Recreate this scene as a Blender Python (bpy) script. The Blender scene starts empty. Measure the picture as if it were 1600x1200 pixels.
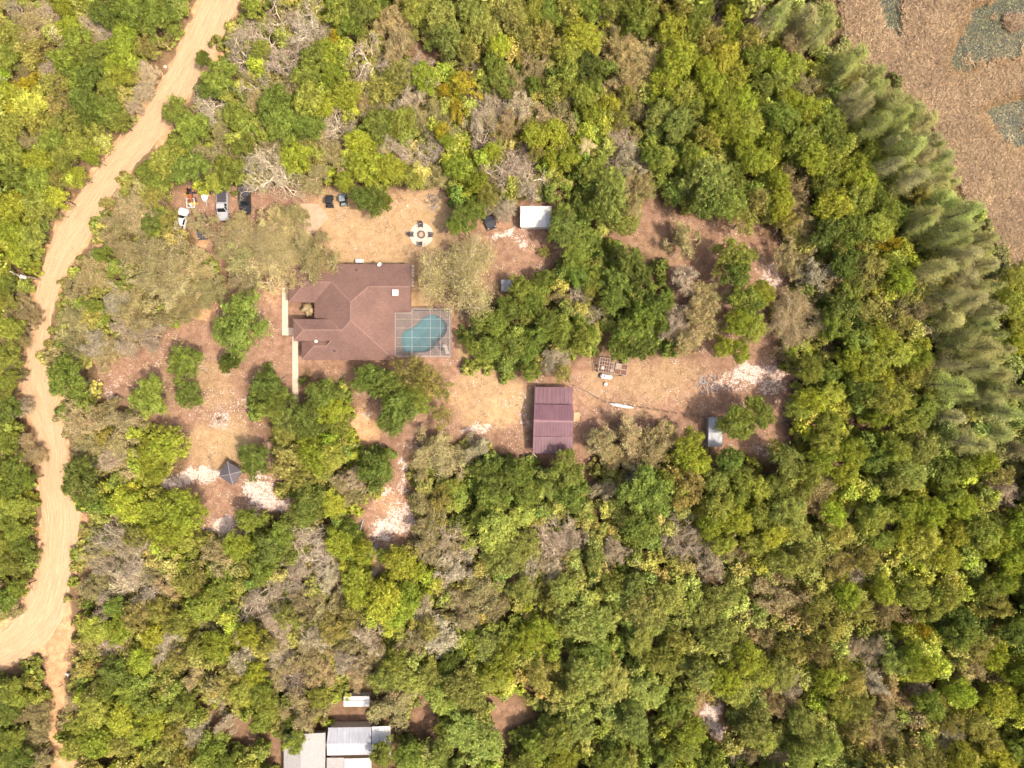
import bpy, bmesh, math, random
import numpy as np
from mathutils import Vector, Matrix

# ------------------------------------------------------------------ scene, camera, light
scene = bpy.context.scene
COL = scene.collection
H = 120.0            # drone height (m)
S = 0.11             # metres per photo pixel on the ground

cam_data = bpy.data.cameras.new('camera')
cam = bpy.data.objects.new('camera', cam_data)
COL.objects.link(cam)
cam.location = (0, 0, H)
cam.rotation_euler = (0, 0, 0)
cam_data.sensor_fit = 'HORIZONTAL'
cam_data.angle = 2 * math.atan(800 * S / H)
cam_data.clip_start = 1.0
cam_data.clip_end = 9000.0
scene.camera = cam

SUN_EL = math.radians(60)
SUN_VEC = Vector((0.89 * math.cos(SUN_EL), -0.456 * math.cos(SUN_EL), math.sin(SUN_EL))).normalized()
world = bpy.data.worlds.new('World')
scene.world = world
world.use_nodes = True
wnt = world.node_tree
wnt.nodes.clear()
sky = wnt.nodes.new('ShaderNodeTexSky')
sky.sky_type = 'NISHITA'
sky.sun_disc = False
sky.sun_elevation = SUN_EL
sky.sun_rotation = math.radians(117)
sky.air_density = 0.75
sky.dust_density = 5.0
sky.ozone_density = 0.3
bg = wnt.nodes.new('ShaderNodeBackground')
bg.inputs['Strength'].default_value = 0.15
wout = wnt.nodes.new('ShaderNodeOutputWorld')
wnt.links.new(sky.outputs[0], bg.inputs[0])
wnt.links.new(bg.outputs[0], wout.inputs[0])

sun_data = bpy.data.lights.new('sun', 'SUN')
sun_data.energy = 2.9
sun_data.angle = math.radians(1.3)
sun_data.color = (1.0, 0.89, 0.74)
sun = bpy.data.objects.new('sun', sun_data)
COL.objects.link(sun)
sun.rotation_euler = SUN_VEC.to_track_quat('Z', 'Y').to_euler()
sun.location = (60, -30, 150)

scene.view_settings.view_transform = 'Standard'
scene.view_settings.look = 'None'
scene.view_settings.exposure = 0.82
scene.view_settings.gamma = 1.0
scene.render.engine = 'CYCLES'
scene.cycles.max_bounces = 3
scene.cycles.diffuse_bounces = 2
scene.cycles.transparent_max_bounces = 6
scene.cycles.use_adaptive_sampling = True
scene.cycles.adaptive_threshold = 0.05

rng = np.random.default_rng(7)
random.seed(7)


def P(x, y, z=0.0):
    """photo pixel -> world point at height z"""
    k = S * (H - z) / H
    return Vector(((x - 800) * k, -(y - 600) * k, z))


def L(p, z=0.0):
    return p * S * (H - z) / H


# ------------------------------------------------------------------ helpers
def tag(o, label=None, cat=None, group=None, kind=None):
    if label: o['label'] = label
    if cat: o['category'] = cat
    if group: o['group'] = group
    if kind: o['kind'] = kind
    return o


def link_mesh(name, me, mat=None, parent=None):
    o = bpy.data.objects.new(name, me)
    COL.objects.link(o)
    if mat is not None and not me.materials:
        me.materials.append(mat)
    if parent is not None:
        o.parent = parent
    return o


def root(name, label, cat, loc=(0, 0, 0), rz=0.0, group=None):
    o = bpy.data.objects.new(name, None)
    o.empty_display_size = 0.5
    COL.objects.link(o)
    o.location = loc
    o.rotation_euler = (0, 0, rz)
    return tag(o, label, cat, group)


def np_mesh(name, V, F, mat=None, attr=None, smooth=False):
    """V (n,3), F (m,k) int"""
    me = bpy.data.meshes.new(name)
    V = np.asarray(V, np.float32)
    F = np.asarray(F, np.int32)
    m, k = F.shape
    me.vertices.add(len(V))
    me.vertices.foreach_set('co', V.ravel())
    me.loops.add(m * k)
    me.loops.foreach_set('vertex_index', F.ravel())
    me.polygons.add(m)
    me.polygons.foreach_set('loop_start', np.arange(0, m * k, k, dtype=np.int32))
    me.polygons.foreach_set('loop_total', np.full(m, k, np.int32))
    if smooth:
        me.polygons.foreach_set('use_smooth', np.ones(m, bool))
    me.update(calc_edges=True)
    for an, av in (attr or {}).items():
        av = np.asarray(av, np.float32)
        if av.ndim == 1:
            a = me.attributes.new(an, 'FLOAT', 'POINT')
            a.data.foreach_set('value', av)
        else:
            a = me.attributes.new(an, 'FLOAT_COLOR', 'POINT')
            a.data.foreach_set('color', av.ravel())
    if mat is not None:
        me.materials.append(mat)
    return me


def obj_faces(name, verts, faces, mat, parent=None):
    me = bpy.data.meshes.new(name)
    me.from_pydata([tuple(v) for v in verts], [], faces)
    me.update()
    return link_mesh(name, me, mat, parent)


def bm_obj(name, bm, mat, parent=None, smooth=False):
    me = bpy.data.meshes.new(name)
    bmesh.ops.recalc_face_normals(bm, faces=bm.faces)
    if smooth:
        for f in bm.faces: f.smooth = True
    bm.to_mesh(me)
    bm.free()
    return link_mesh(name, me, mat, parent)


def box(bm, c, s, rz=0.0, top=(1, 1), bev=0.0, shift=(0, 0)):
    """box centred at c of size s; top face scaled by top and moved by shift"""
    hx, hy, hz = s[0] / 2, s[1] / 2, s[2] / 2
    cs, sn = math.cos(rz), math.sin(rz)
    vs = []
    for z in (-1, 1):
        tx, ty = (top if z > 0 else (1, 1))
        ox, oy = (shift if z > 0 else (0, 0))
        for x, y in ((-1, -1), (1, -1), (1, 1), (-1, 1)):
            X, Y = x * hx * tx + ox, y * hy * ty + oy
            vs.append(bm.verts.new((c[0] + X * cs - Y * sn, c[1] + X * sn + Y * cs, c[2] + z * hz)))
    fs = [bm.faces.new([vs[i] for i in q]) for q in
          ((3, 2, 1, 0), (4, 5, 6, 7), (0, 1, 5, 4), (1, 2, 6, 5), (2, 3, 7, 6), (3, 0, 4, 7))]
    if bev > 0:
        es = list({e for f in fs for e in f.edges})
        bmesh.ops.bevel(bm, geom=es, offset=bev, segments=2, affect='EDGES', profile=0.6)


def box_obj(name, c, s, mat, parent=None, **kw):
    bm = bmesh.new()
    box(bm, c, s, **kw)
    return bm_obj(name, bm, mat, parent)


def cyl(bm, a, b, r0, r1=None, n=10, caps=True):
    a, b = Vector(a), Vector(b)
    r1 = r0 if r1 is None else r1
    d = (b - a).normalized()
    u = d.orthogonal().normalized()
    w = d.cross(u)
    A = [bm.verts.new(a + (u * math.cos(t) + w * math.sin(t)) * r0) for t in [2 * math.pi * i / n for i in range(n)]]
    B = [bm.verts.new(b + (u * math.cos(t) + w * math.sin(t)) * r1) for t in [2 * math.pi * i / n for i in range(n)]]
    for i in range(n):
        bm.faces.new((A[i], A[(i + 1) % n], B[(i + 1) % n], B[i]))
    if caps:
        bm.faces.new(A[::-1]); bm.faces.new(B)


def cyl_obj(name, a, b, r0, mat, parent=None, r1=None, n=10):
    bm = bmesh.new()
    cyl(bm, a, b, r0, r1, n)
    return bm_obj(name, bm, mat, parent)


def prism(bm, pts, z0, z1):
    lo = [bm.verts.new((p[0], p[1], z0)) for p in pts]
    hi = [bm.verts.new((p[0], p[1], z1)) for p in pts]
    n = len(pts)
    for i in range(n):
        bm.faces.new((lo[i], lo[(i + 1) % n], hi[(i + 1) % n], hi[i]))
    bm.faces.new(hi); bm.faces.new(lo[::-1])


def rock(bm, c, r, flat=0.7, seed=0):
    rr = random.Random(seed)
    m = bmesh.ops.create_icosphere(bm, subdivisions=1, radius=1.0)
    for v in m['verts']:
        k = r * rr.uniform(0.72, 1.2)
        v.co = Vector((c[0] + v.co.x * k, c[1] + v.co.y * k, c[2] + v.co.z * k * flat))


# ------------------------------------------------------------------ materials
def new_mat(name):
    m = bpy.data.materials.new(name)
    m.use_nodes = True
    nt = m.node_tree
    nt.nodes.clear()
    return m, nt, nt.nodes, nt.links


def N(nodes, typ, **kw):
    n = nodes.new(typ)
    for k, v in kw.items():
        if k in n.inputs:
            n.inputs[k].default_value = v
        else:
            setattr(n, k, v)
    return n


def mixc(nodes, links, fac, a, b, blend='MIX'):
    n = nodes.new('ShaderNodeMix')
    n.data_type = 'RGBA'
    n.blend_type = blend
    for sock, v in ((0, fac), (6, a), (7, b)):
        if hasattr(v, 'is_output') or isinstance(v, bpy.types.NodeSocket):
            links.new(v, n.inputs[sock])
        elif sock == 0:
            n.inputs[0].default_value = v
        else:
            n.inputs[sock].default_value = (*v, 1) if len(v) == 3 else v
    return n.outputs[2]


def math_n(nodes, links, op, a, b=None, clamp=False):
    n = nodes.new('ShaderNodeMath')
    n.operation = op
    n.use_clamp = clamp
    for i, v in enumerate((a, b)):
        if v is None: continue
        if isinstance(v, bpy.types.NodeSocket): links.new(v, n.inputs[i])
        else: n.inputs[i].default_value = v
    return n.outputs[0]


def smooth(nodes, links, v, lo, hi):
    n = nodes.new('ShaderNodeMapRange')
    n.interpolation_type = 'SMOOTHSTEP'
    n.inputs[1].default_value = lo
    n.inputs[2].default_value = hi
    links.new(v, n.inputs[0])
    return n.outputs[0]


def noise(nodes, links, scale, detail=4, rough=0.55, vec=None):
    n = nodes.new('ShaderNodeTexNoise')
    n.inputs['Scale'].default_value = scale
    n.inputs['Detail'].default_value = detail
    n.inputs['Roughness'].default_value = rough
    if vec is not None: links.new(vec, n.inputs['Vector'])
    return n.outputs[0]


def position(nodes):
    return nodes.new('ShaderNodeNewGeometry').outputs['Position']


def simple_mat(name, col, rough=0.7, var=0.18, scale=3.0, metal=0.0, bump=0.0, spec=0.4):
    """paint/metal/wood with soft wear noise"""
    m, nt, ns, ls = new_mat(name)
    tc = ns.new('ShaderNodeTexCoord').outputs['Object']
    nz = noise(ns, ls, scale, 5, 0.6, tc)
    dark = tuple(c * (1 - var) for c in col)
    lite = tuple(min(1, c * (1 + var)) for c in col)
    c = mixc(ns, ls, smooth(ns, ls, nz, 0.3, 0.7), dark, lite)
    b = ns.new('ShaderNodeBsdfPrincipled')
    ls.new(c, b.inputs['Base Color'])
    b.inputs['Roughness'].default_value = rough
    b.inputs['Metallic'].default_value = metal
    b.inputs['Specular IOR Level'].default_value = spec
    if bump:
        bp = ns.new('ShaderNodeBump')
        bp.inputs['Strength'].default_value = bump
        bp.inputs['Distance'].default_value = 0.05
        ls.new(noise(ns, ls, scale * 6, 4, 0.6, tc), bp.inputs['Height'])
        ls.new(bp.outputs[0], b.inputs['Normal'])
    o = ns.new('ShaderNodeOutputMaterial')
    ls.new(b.outputs[0], o.inputs[0])
    return m


def leaf_mat(name, inst=False, trans=0.3, hue=0.05, white=0.0):
    """leaf colour = colour of the object (or instance), varied leaf by leaf"""
    m, nt, ns, ls = new_mat(name)
    if inst:
        a = ns.new('ShaderNodeAttribute')
        a.attribute_type = 'INSTANCER'
        a.attribute_name = 'col'
        base = a.outputs['Color']
    else:
        base = ns.new('ShaderNodeObjectInfo').outputs['Color']
    v = ns.new('ShaderNodeAttribute')
    v.attribute_name = 'var'
    mr = ns.new('ShaderNodeMapRange')
    mr.inputs[3].default_value = 0.4
    mr.inputs[4].default_value = 1.6
    ls.new(v.outputs['Fac'], mr.inputs[0])
    hs = ns.new('ShaderNodeHueSaturation')
    ls.new(base, hs.inputs['Color'])
    ls.new(mr.outputs[0], hs.inputs['Value'])
    v2 = ns.new('ShaderNodeAttribute')
    v2.attribute_name = 'hue'
    hr = ns.new('ShaderNodeMapRange')
    hr.inputs[3].default_value = 0.5 - hue
    hr.inputs[4].default_value = 0.5 + hue
    ls.new(v2.outputs['Fac'], hr.inputs[0])
    ls.new(hr.outputs[0], hs.inputs['Hue'])
    d = ns.new('ShaderNodeBsdfPrincipled')
    d.inputs['Roughness'].default_value = 0.55
    d.inputs['Specular IOR Level'].default_value = 0.35
    ls.new(hs.outputs[0], d.inputs['Base Color'])
    t = ns.new('ShaderNodeBsdfTranslucent')
    ls.new(hs.outputs[0], t.inputs['Color'])
    mx = ns.new('ShaderNodeMixShader')
    mx.inputs[0].default_value = trans
    ls.new(d.outputs[0], mx.inputs[1])
    ls.new(t.outputs[0], mx.inputs[2])
    o = ns.new('ShaderNodeOutputMaterial')
    ls.new(mx.outputs[0], o.inputs[0])
    return m


def bark_mat(name):
    m, nt, ns, ls = new_mat(name)
    base = ns.new('ShaderNodeObjectInfo').outputs['Color']
    tc = ns.new('ShaderNodeTexCoord').outputs['Object']
    nz = noise(ns, ls, 2.5, 4, 0.6, tc)
    c = mixc(ns, ls, smooth(ns, ls, nz, 0.35, 0.65), (0.55, 0.52, 0.5), (1.15, 1.1, 1.05))
    c2 = mixc(ns, ls, 1.0, base, c, 'MULTIPLY')
    b = ns.new('ShaderNodeBsdfPrincipled')
    ls.new(c2, b.inputs['Base Color'])
    b.inputs['Roughness'].default_value = 0.9
    b.inputs['Specular IOR Level'].default_value = 0.15
    o = ns.new('ShaderNodeOutputMaterial')
    ls.new(b.outputs[0], o.inputs[0])
    return m


M = {}
M['leaf'] = leaf_mat('leaf', trans=0.45, hue=0.014)
M['dryleaf'] = leaf_mat('dryleaf', trans=0.25, hue=0.03)
M['bushleaf'] = leaf_mat('bushleaf', inst=True, trans=0.25, hue=0.05)
M['litter'] = leaf_mat('litter', inst=True, trans=0.05, hue=0.02)
M['reed'] = leaf_mat('reed', inst=True, trans=0.15, hue=0.015)
M['bark'] = bark_mat('bark')
M['white'] = simple_mat('white_paint', (0.66, 0.64, 0.61), 0.35, 0.05)
M['white_metal'] = simple_mat('white_metal', (0.62, 0.60, 0.57), 0.45, 0.08, 1.2)
M['grey_metal'] = simple_mat('grey_metal', (0.42, 0.43, 0.45), 0.5, 0.10, 1.0)
M['pale_metal'] = simple_mat('pale_metal', (0.56, 0.55, 0.57), 0.5, 0.08, 0.8)
M['pale_shingle'] = simple_mat('pale_shingle', (0.34, 0.32, 0.305), 0.9, 0.14, 5.0, bump=0.4)
M['black'] = simple_mat('black_paint', (0.022, 0.022, 0.026), 0.35, 0.2)
M['dark'] = simple_mat('dark_cover', (0.06, 0.055, 0.065), 0.75, 0.2)
M['rubber'] = simple_mat('rubber', (0.02, 0.02, 0.02), 0.85, 0.2)
M['glass'] = simple_mat('dark_glass', (0.015, 0.018, 0.022), 0.08, 0.05, spec=0.6)
M['silver'] = simple_mat('silver_paint', (0.36, 0.36, 0.37), 0.35, 0.06)
M['charcoal'] = simple_mat('charcoal_paint', (0.07, 0.075, 0.085), 0.35, 0.1)
M['orange'] = simple_mat('orange_paint', (0.30, 0.10, 0.04), 0.45, 0.15)
M['yellow'] = simple_mat('yellow_paint', (0.65, 0.36, 0.03), 0.5, 0.1)
M['rust'] = simple_mat('rust', (0.16, 0.075, 0.05), 0.85, 0.35, 6)
M['weathered'] = simple_mat('weathered_wood', (0.30, 0.23, 0.17), 0.9, 0.3, 5)
M['greywood'] = simple_mat('grey_wood', (0.34, 0.28, 0.26), 0.9, 0.35, 6)
M['freshwood'] = simple_mat('fresh_wood', (0.55, 0.34, 0.19), 0.85, 0.25, 7)
M['concrete'] = simple_mat('concrete', (0.60, 0.47, 0.35), 0.9, 0.10, 2.2, bump=0.2)
M['pale_concrete'] = simple_mat('pale_concrete', (0.54, 0.45, 0.36), 0.9, 0.10, 2.2, bump=0.2)
M['padconc'] = simple_mat('pad_concrete', (0.42, 0.29, 0.195), 0.9, 0.10, 1.2, bump=0.2)
M['stone'] = simple_mat('stone', (0.46, 0.40, 0.36), 0.9, 0.25, 6, bump=0.4)
M['darkstone'] = simple_mat('dark_stone', (0.14, 0.11, 0.10), 0.9, 0.3, 6, bump=0.4)
M['stucco'] = simple_mat('stucco', (0.52, 0.42, 0.33), 0.9, 0.06, 3, bump=0.2)
M['cap'] = simple_mat('ridge_cap', (0.242, 0.145, 0.116), 0.9, 0.12, 4)
M['fascia'] = simple_mat('fascia', (0.20, 0.12, 0.10), 0.7, 0.1)
M['asphalt_shingle'] = simple_mat('dark_shingle', (0.105, 0.09, 0.10), 0.95, 0.15, 5, bump=0.4)
M['greycap'] = simple_mat('grey_cap', (0.24, 0.20, 0.19), 0.9, 0.1)
M['ash'] = simple_mat('ash', (0.42, 0.40, 0.40), 0.95, 0.4, 8, bump=0.5)
M['gravel'] = simple_mat('grey_gravel', (0.25, 0.20, 0.19), 0.95, 0.3, 6, bump=0.6)
M['frame'] = simple_mat('cage_frame', (0.34, 0.295, 0.26), 0.5, 0.05)
M['pool_plaster'] = simple_mat('pool_plaster', (0.235, 0.39, 0.42), 0.8, 0.08, 0.8)
M['wire'] = simple_mat('wire', (0.10, 0.09, 0.08), 0.6, 0.1)
M['post'] = simple_mat('post_wood', (0.16, 0.12, 0.09), 0.9, 0.2)


def shingle_mat(name, col, course=0.14):
    m, nt, ns, ls = new_mat(name)
    pos = position(ns)
    br = ns.new('ShaderNodeTexBrick')
    br.inputs['Scale'].default_value = 1.0
    br.inputs['Brick Width'].default_value = 0.42
    br.inputs['Row Height'].default_value = course * 1.6
    br.inputs['Mortar Size'].default_value = 0.018
    br.inputs['Color1'].default_value = (*[c * 0.93 for c in col], 1)
    br.inputs['Color2'].default_value = (*[c * 1.06 for c in col], 1)
    br.inputs['Mortar'].default_value = (*[c * 0.86 for c in col], 1)
    ls.new(pos, br.inputs['Vector'])
    n1 = noise(ns, ls, 0.25, 5, 0.6, pos)
    n2 = noise(ns, ls, 3.0, 4, 0.7, pos)
    c = mixc(ns, ls, smooth(ns, ls, n1, 0.3, 0.7), (0.86, 0.86, 0.88), (1.12, 1.10, 1.08))
    c = mixc(ns, ls, 1.0, br.outputs['Color'], c, 'MULTIPLY')
    c3 = mixc(ns, ls, smooth(ns, ls, n2, 0.35, 0.7), (0.93, 0.93, 0.93), (1.08, 1.08, 1.08))
    c = mixc(ns, ls, 1.0, c, c3, 'MULTIPLY')
    b = ns.new('ShaderNodeBsdfPrincipled')
    ls.new(c, b.inputs['Base Color'])
    b.inputs['Roughness'].default_value = 0.92
    b.inputs['Specular IOR Level'].default_value = 0.2
    bp = ns.new('ShaderNodeBump')
    bp.inputs['Strength'].default_value = 0.35
    bp.inputs['Distance'].default_value = 0.03
    ls.new(br.outputs['Fac'], bp.inputs['Height'])
    ls.new(bp.outputs[0], b.inputs['Normal'])
    o = ns.new('ShaderNodeOutputMaterial')
    ls.new(b.outputs[0], o.inputs[0])
    return m


M['shingle'] = shingle_mat('brown_shingle', (0.186, 0.110, 0.088))


def streak_metal(name, col, ax=0):
    """painted sheet metal with dirt streaks running down the slope (y)"""
    m, nt, ns, ls = new_mat(name)
    pos = position(ns)
    mp = ns.new('ShaderNodeMapping')
    mp.inputs['Scale'].default_value = (2.2, 0.12, 1) if ax == 0 else (0.12, 2.2, 1)
    ls.new(pos, mp.inputs['Vector'])
    n1 = noise(ns, ls, 1.0, 4, 0.65, mp.outputs[0])
    n2 = noise(ns, ls, 0.5, 4, 0.6, pos)
    c = mixc(ns, ls, smooth(ns, ls, n1, 0.3, 0.75), tuple(k * 0.88 for k in col), tuple(min(1, k * 1.1) for k in col))
    c = mixc(ns, ls, 1.0, c, mixc(ns, ls, smooth(ns, ls, n2, 0.3, 0.7), (0.88, 0.88, 0.88), (1.1, 1.1, 1.1)), 'MULTIPLY')
    b = ns.new('ShaderNodeBsdfPrincipled')
    ls.new(c, b.inputs['Base Color'])
    b.inputs['Roughness'].default_value = 0.5
    o = ns.new('ShaderNodeOutputMaterial')
    ls.new(b.outputs[0], o.inputs[0])
    return m


M['maroon'] = streak_metal('maroon_metal', (0.145, 0.070, 0.083))
M['grey_sheet'] = streak_metal('grey_sheet', (0.32, 0.325, 0.35))
M['pale_sheet'] = streak_metal('pale_sheet', (0.40, 0.40, 0.42))
M['white_sheet'] = streak_metal('white_sheet', (0.60, 0.575, 0.55))


def screen_mat():
    m, nt, ns, ls = new_mat('insect_screen')
    t = ns.new('ShaderNodeBsdfTransparent')
    d = N(ns, 'ShaderNodeBsdfDiffuse')
    d.inputs['Color'].default_value = (0.17, 0.16, 0.155, 1)
    mx = ns.new('ShaderNodeMixShader')
    mx.inputs[0].default_value = 0.34
    ls.new(t.outputs[0], mx.inputs[1]); ls.new(d.outputs[0], mx.inputs[2])
    o = ns.new('ShaderNodeOutputMaterial')
    ls.new(mx.outputs[0], o.inputs[0])
    return m


M['screen'] = screen_mat()


def water_mat(name, col, rough=0.05, trans=0.75):
    m, nt, ns, ls = new_mat(name)
    pos = position(ns)
    b = ns.new('ShaderNodeBsdfPrincipled')
    b.inputs['Base Color'].default_value = (*col, 1)
    b.inputs['Roughness'].default_value = rough
    b.inputs['Transmission Weight'].default_value = trans
    b.inputs['IOR'].default_value = 1.33
    bp = ns.new('ShaderNodeBump')
    bp.inputs['Strength'].default_value = 0.1
    bp.inputs['Distance'].default_value = 0.05
    ls.new(noise(ns, ls, 2.0, 3, 0.5, pos), bp.inputs['Height'])
    ls.new(bp.outputs[0], b.inputs['Normal'])
    o = ns.new('ShaderNodeOutputMaterial')
    ls.new(b.outputs[0], o.inputs[0])
    return m


M['pool_water'] = water_mat('pool_water', (0.45, 0.78, 0.80))
M['pond_water'] = water_mat('pond_water', (0.055, 0.065, 0.055), 0.15, 0.0)


def clear_water(name, col):
    m, nt, ns, ls = new_mat(name)
    pos = position(ns)
    t = ns.new('ShaderNodeBsdfTransparent')
    t.inputs['Color'].default_value = (*col, 1)
    g = ns.new('ShaderNodeBsdfGlossy')
    g.inputs['Roughness'].default_value = 0.06
    bp = ns.new('ShaderNodeBump')
    bp.inputs['Strength'].default_value = 0.15
    bp.inputs['Distance'].default_value = 0.05
    ls.new(noise(ns, ls, 2.0, 3, 0.5, pos), bp.inputs['Height'])
    ls.new(bp.outputs[0], g.inputs['Normal'])
    f = ns.new('ShaderNodeFresnel')
    f.inputs['IOR'].default_value = 1.33
    ls.new(bp.outputs[0], f.inputs['Normal'])
    mx = ns.new('ShaderNodeMixShader')
    ls.new(f.outputs[0], mx.inputs[0])
    ls.new(t.outputs[0], mx.inputs[1]); ls.new(g.outputs[0], mx.inputs[2])
    o = ns.new('ShaderNodeOutputMaterial')
    ls.new(mx.outputs[0], o.inputs[0])
    return m


M['pool_water'] = clear_water('pool_water', (0.62, 0.83, 0.85))


# ------------------------------------------------------------------ plan masks, all in photo pixels
class Wave:
    """cheap smooth 2-D noise from random sines, about -1..1"""
    def __init__(self, seed, wl, n=7):
        r = np.random.default_rng(seed)
        a = r.uniform(0, 2 * np.pi, n)
        k = 2 * np.pi / (wl * r.uniform(0.6, 1.6, n))
        self.kx, self.ky, self.ph = k * np.cos(a), k * np.sin(a), r.uniform(0, 6.28, n)

    def __call__(self, x, y):
        s = 0
        for kx, ky, ph in zip(self.kx, self.ky, self.ph):
            s = s + np.sin(kx * x + ky * y + ph)
        return s / math.sqrt(len(self.kx)) / 1.2


W1x, W1y = Wave(1, 60), Wave(2, 60)
W2x, W2y = Wave(3, 22), Wave(4, 22)
W3 = Wave(5, 14)


def warp(x, y, k=1.0):
    return (x + k * (7 * W1x(x, y) + 3.5 * W2x(x, y)), y + k * (7 * W1y(x, y) + 3.5 * W2y(x, y)))


def in_poly(x, y, poly):
    inside = np.zeros(np.shape(x), bool)
    n = len(poly)
    for i in range(n):
        x0, y0 = poly[i]
        x1, y1 = poly[(i + 1) % n]
        if y0 == y1: continue
        c = ((y0 > y) != (y1 > y)) & (x < (x1 - x0) * (y - y0) / (y1 - y0) + x0)
        inside ^= c
    return inside


def poly_dist(x, y, pts, closed=False):
    d = np.full(np.shape(x), 1e9)
    n = len(pts)
    for i in range(n if closed else n - 1):
        ax, ay = pts[i]; bx, by = pts[(i + 1) % n]
        vx, vy = bx - ax, by - ay
        t = np.clip(((x - ax) * vx + (y - ay) * vy) / (vx * vx + vy * vy + 1e-9), 0, 1)
        d = np.minimum(d, np.hypot(x - ax - t * vx, y - ay - t * vy))
    return d


def poly_soft(x, y, poly, soft=10):
    d = poly_dist(x, y, poly, True)
    sgn = np.where(in_poly(x, y, poly), 1, -1)
    return np.clip(0.5 + sgn * d / (2 * soft), 0, 1)


def blobs(x, y, lst):
    m = np.zeros(np.shape(x))
    for b in lst:
        cx, cy, rx, ry = b[:4]
        s = b[4] if len(b) > 4 else 1.0
        d = np.hypot((x - cx) / rx, (y - cy) / ry)
        m = np.maximum(m, s * np.clip(1.6 - 1.1 * d, 0, 1))
    return m


YARD = [(262, 305), (300, 290), (400, 292), (545, 296), (690, 296), (705, 330), (760, 325), (800, 318), (872, 318), (880, 400),
        (850, 428), (790, 440), (778, 480), (728, 500), (722, 575), (800, 590), (830, 585), (900, 556), (1000, 558), (1100, 545),
        (1200, 555), (1242, 590), (1240, 680), (1200, 722), (1150, 700), (1095, 705), (1040, 665), (930, 700), (925, 760), (890, 715),
        (830, 718), (740, 692), (650, 690), (640, 740), (665, 835), (610, 860), (590, 905), (575, 900), (575, 850), (555, 800),
        (590, 760), (618, 700), (560, 690), (556, 600), (470, 578), (470, 640), (455, 625), (420, 575), (392, 600), (402, 655),
        (440, 710), (452, 790), (400, 822), (330, 845), (255, 770), (295, 700), (235, 665), (160, 645), (148, 560), (230, 545),
        (300, 480), (370, 440), (310, 390)]
FIELD = [(965, 330), (1030, 312), (1110, 345), (1180, 345), (1235, 380), (1255, 440), (1210, 465), (1205, 560), (1100, 560),
         (1050, 540), (1040, 450), (1020, 400), (960, 390)]
GAPS = [[(640, 80), (665, 70), (685, 95), (668, 105)], [(765, 1090), (800, 1080), (815, 1120), (800, 1180), (775, 1170)],
        [(1085, 1100), (1130, 1095), (1150, 1130), (1140, 1160), (1105, 1150)], [(640, 1100), (670, 1095), (680, 1150), (655, 1160)],
        [(300, 1110), (345, 1100), (400, 1140), (395, 1175), (340, 1150)], [(425, 1140), (442, 1140), (442, 1200), (400, 1200)],
        [(515, 1106), (570, 1108), (600, 1130), (600, 1140), (515, 1140)],
        [(810, 900), (840, 900), (835, 930), (820, 925)], [(1320, 640), (1400, 665), (1370, 685), (1325, 675)]]
MARSH = [(1290, -200), (1320, 70), (1370, 110), (1420, 150), (1455, 195), (1475, 250), (1515, 320), (1560, 375), (1590, 425), (1800, 460), (2600, 500), (2600, -200)]
POND_A = [(1479, 118), (1480, 90), (1495, 48), (1512, 34), (1513, 8), (1545, 6), (1548, -60), (1760, -60), (1760, 80), (1600, 98), (1556, 99), (1530, 108), (1516, 117)]
POND_B = [(1534, 172), (1560, 160), (1600, 150), (1740, 140), (1740, 260), (1600, 240), (1566, 226), (1541, 200)]
POND_C = [(1365, -40), (1412, -40), (1412, 18), (1416, 45), (1398, 60), (1384, 52), (1374, 30)]

ROAD = [(392, -70), (344, 0), (322, 50), (294, 102), (268, 148), (222, 212), (184, 256), (148, 305), (118, 355), (93, 400), (77, 442),
        (66, 490), (58, 550), (54, 600), (70, 650), (80, 700), (84, 750), (94, 800), (94, 850), (84, 905), (66, 955), (40, 992), (0, 1018), (-70, 1038)]
ROAD_W = [28, 27, 27, 24, 23, 23, 22, 22, 25, 20, 17, 15, 17, 22, 23, 22, 22, 29, 29, 28, 33, 30, 27, 27]
TRACK = [(92, 950), (92, 1010), (88, 1060), (86, 1120), (92, 1170), (100, 1260)]

POOL_T = [(1084, 768), (1120, 768), (1152, 782), (1188, 814), (1196, 845), (1187, 884), (1148, 934), (1106, 978), (1080, 996), (1040, 1003), (946, 1005), (916, 990), (907, 925), (913, 888), (936, 862), (968, 851), (1000, 832), (1038, 792)]
POOL = [(400 + a / 4, 300 + b / 4) for a, b in POOL_T]

DECK = [(400 + a / 4, 300 + b / 4) for a, b in ((862, 752), (966, 752), (966, 722), (1222, 722), (1222, 1034), (862, 1034))]

LAWN = [(600, 365, 105, 58), (560, 335, 85, 42), (655, 340, 55, 48), (738, 560, 26, 75), (770, 625, 62, 45), (345, 690, 60, 48, 0.75),
        (1010, 600, 100, 36, 0.55), (940, 600, 50, 40, 0.5), (330, 600, 60, 60, 0.5), (660, 455, 18, 45), (985, 645, 60, 15, 0.5), (1055, 585, 40, 35, 0.5), (600, 425, 70, 14)]
DIRT = [(316, 490, 26, 11, 1.0), (318, 372, 22, 14, 0.6), (430, 455, 22, 40, 0.45), (570, 665, 22, 36, 0.75), (605, 780, 36, 42, 0.45), (585, 890, 10, 26, 1.0),
        (112, 625, 34, 22, 1.0), (258, 222, 26, 18, 0.9), (310, 95, 22, 24, 0.9), (335, 88, 18, 26, 0.8), (75, 330, 12, 40, 0.5), (160, 345, 20, 50, 0.9),
        (790, 640, 40, 40, 0.5), (700, 625, 35, 35, 0.4), (120, 830, 18, 45, 0.9), (495, 450, 20, 40, 0.3), (515, 585, 60, 14, 0.35), (1210, 405, 26, 40, 0.5),
        (980, 330, 18, 12, 0.3), (1075, 625, 70, 30, 0.35), (645, 725, 14, 55, 0.6), (770, 345, 40, 22, 0.4), (20, 612, 10, 8, 0.6), (95, 660, 22, 40, 0.8), (68, 1095, 6, 5, 1)]
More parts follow.
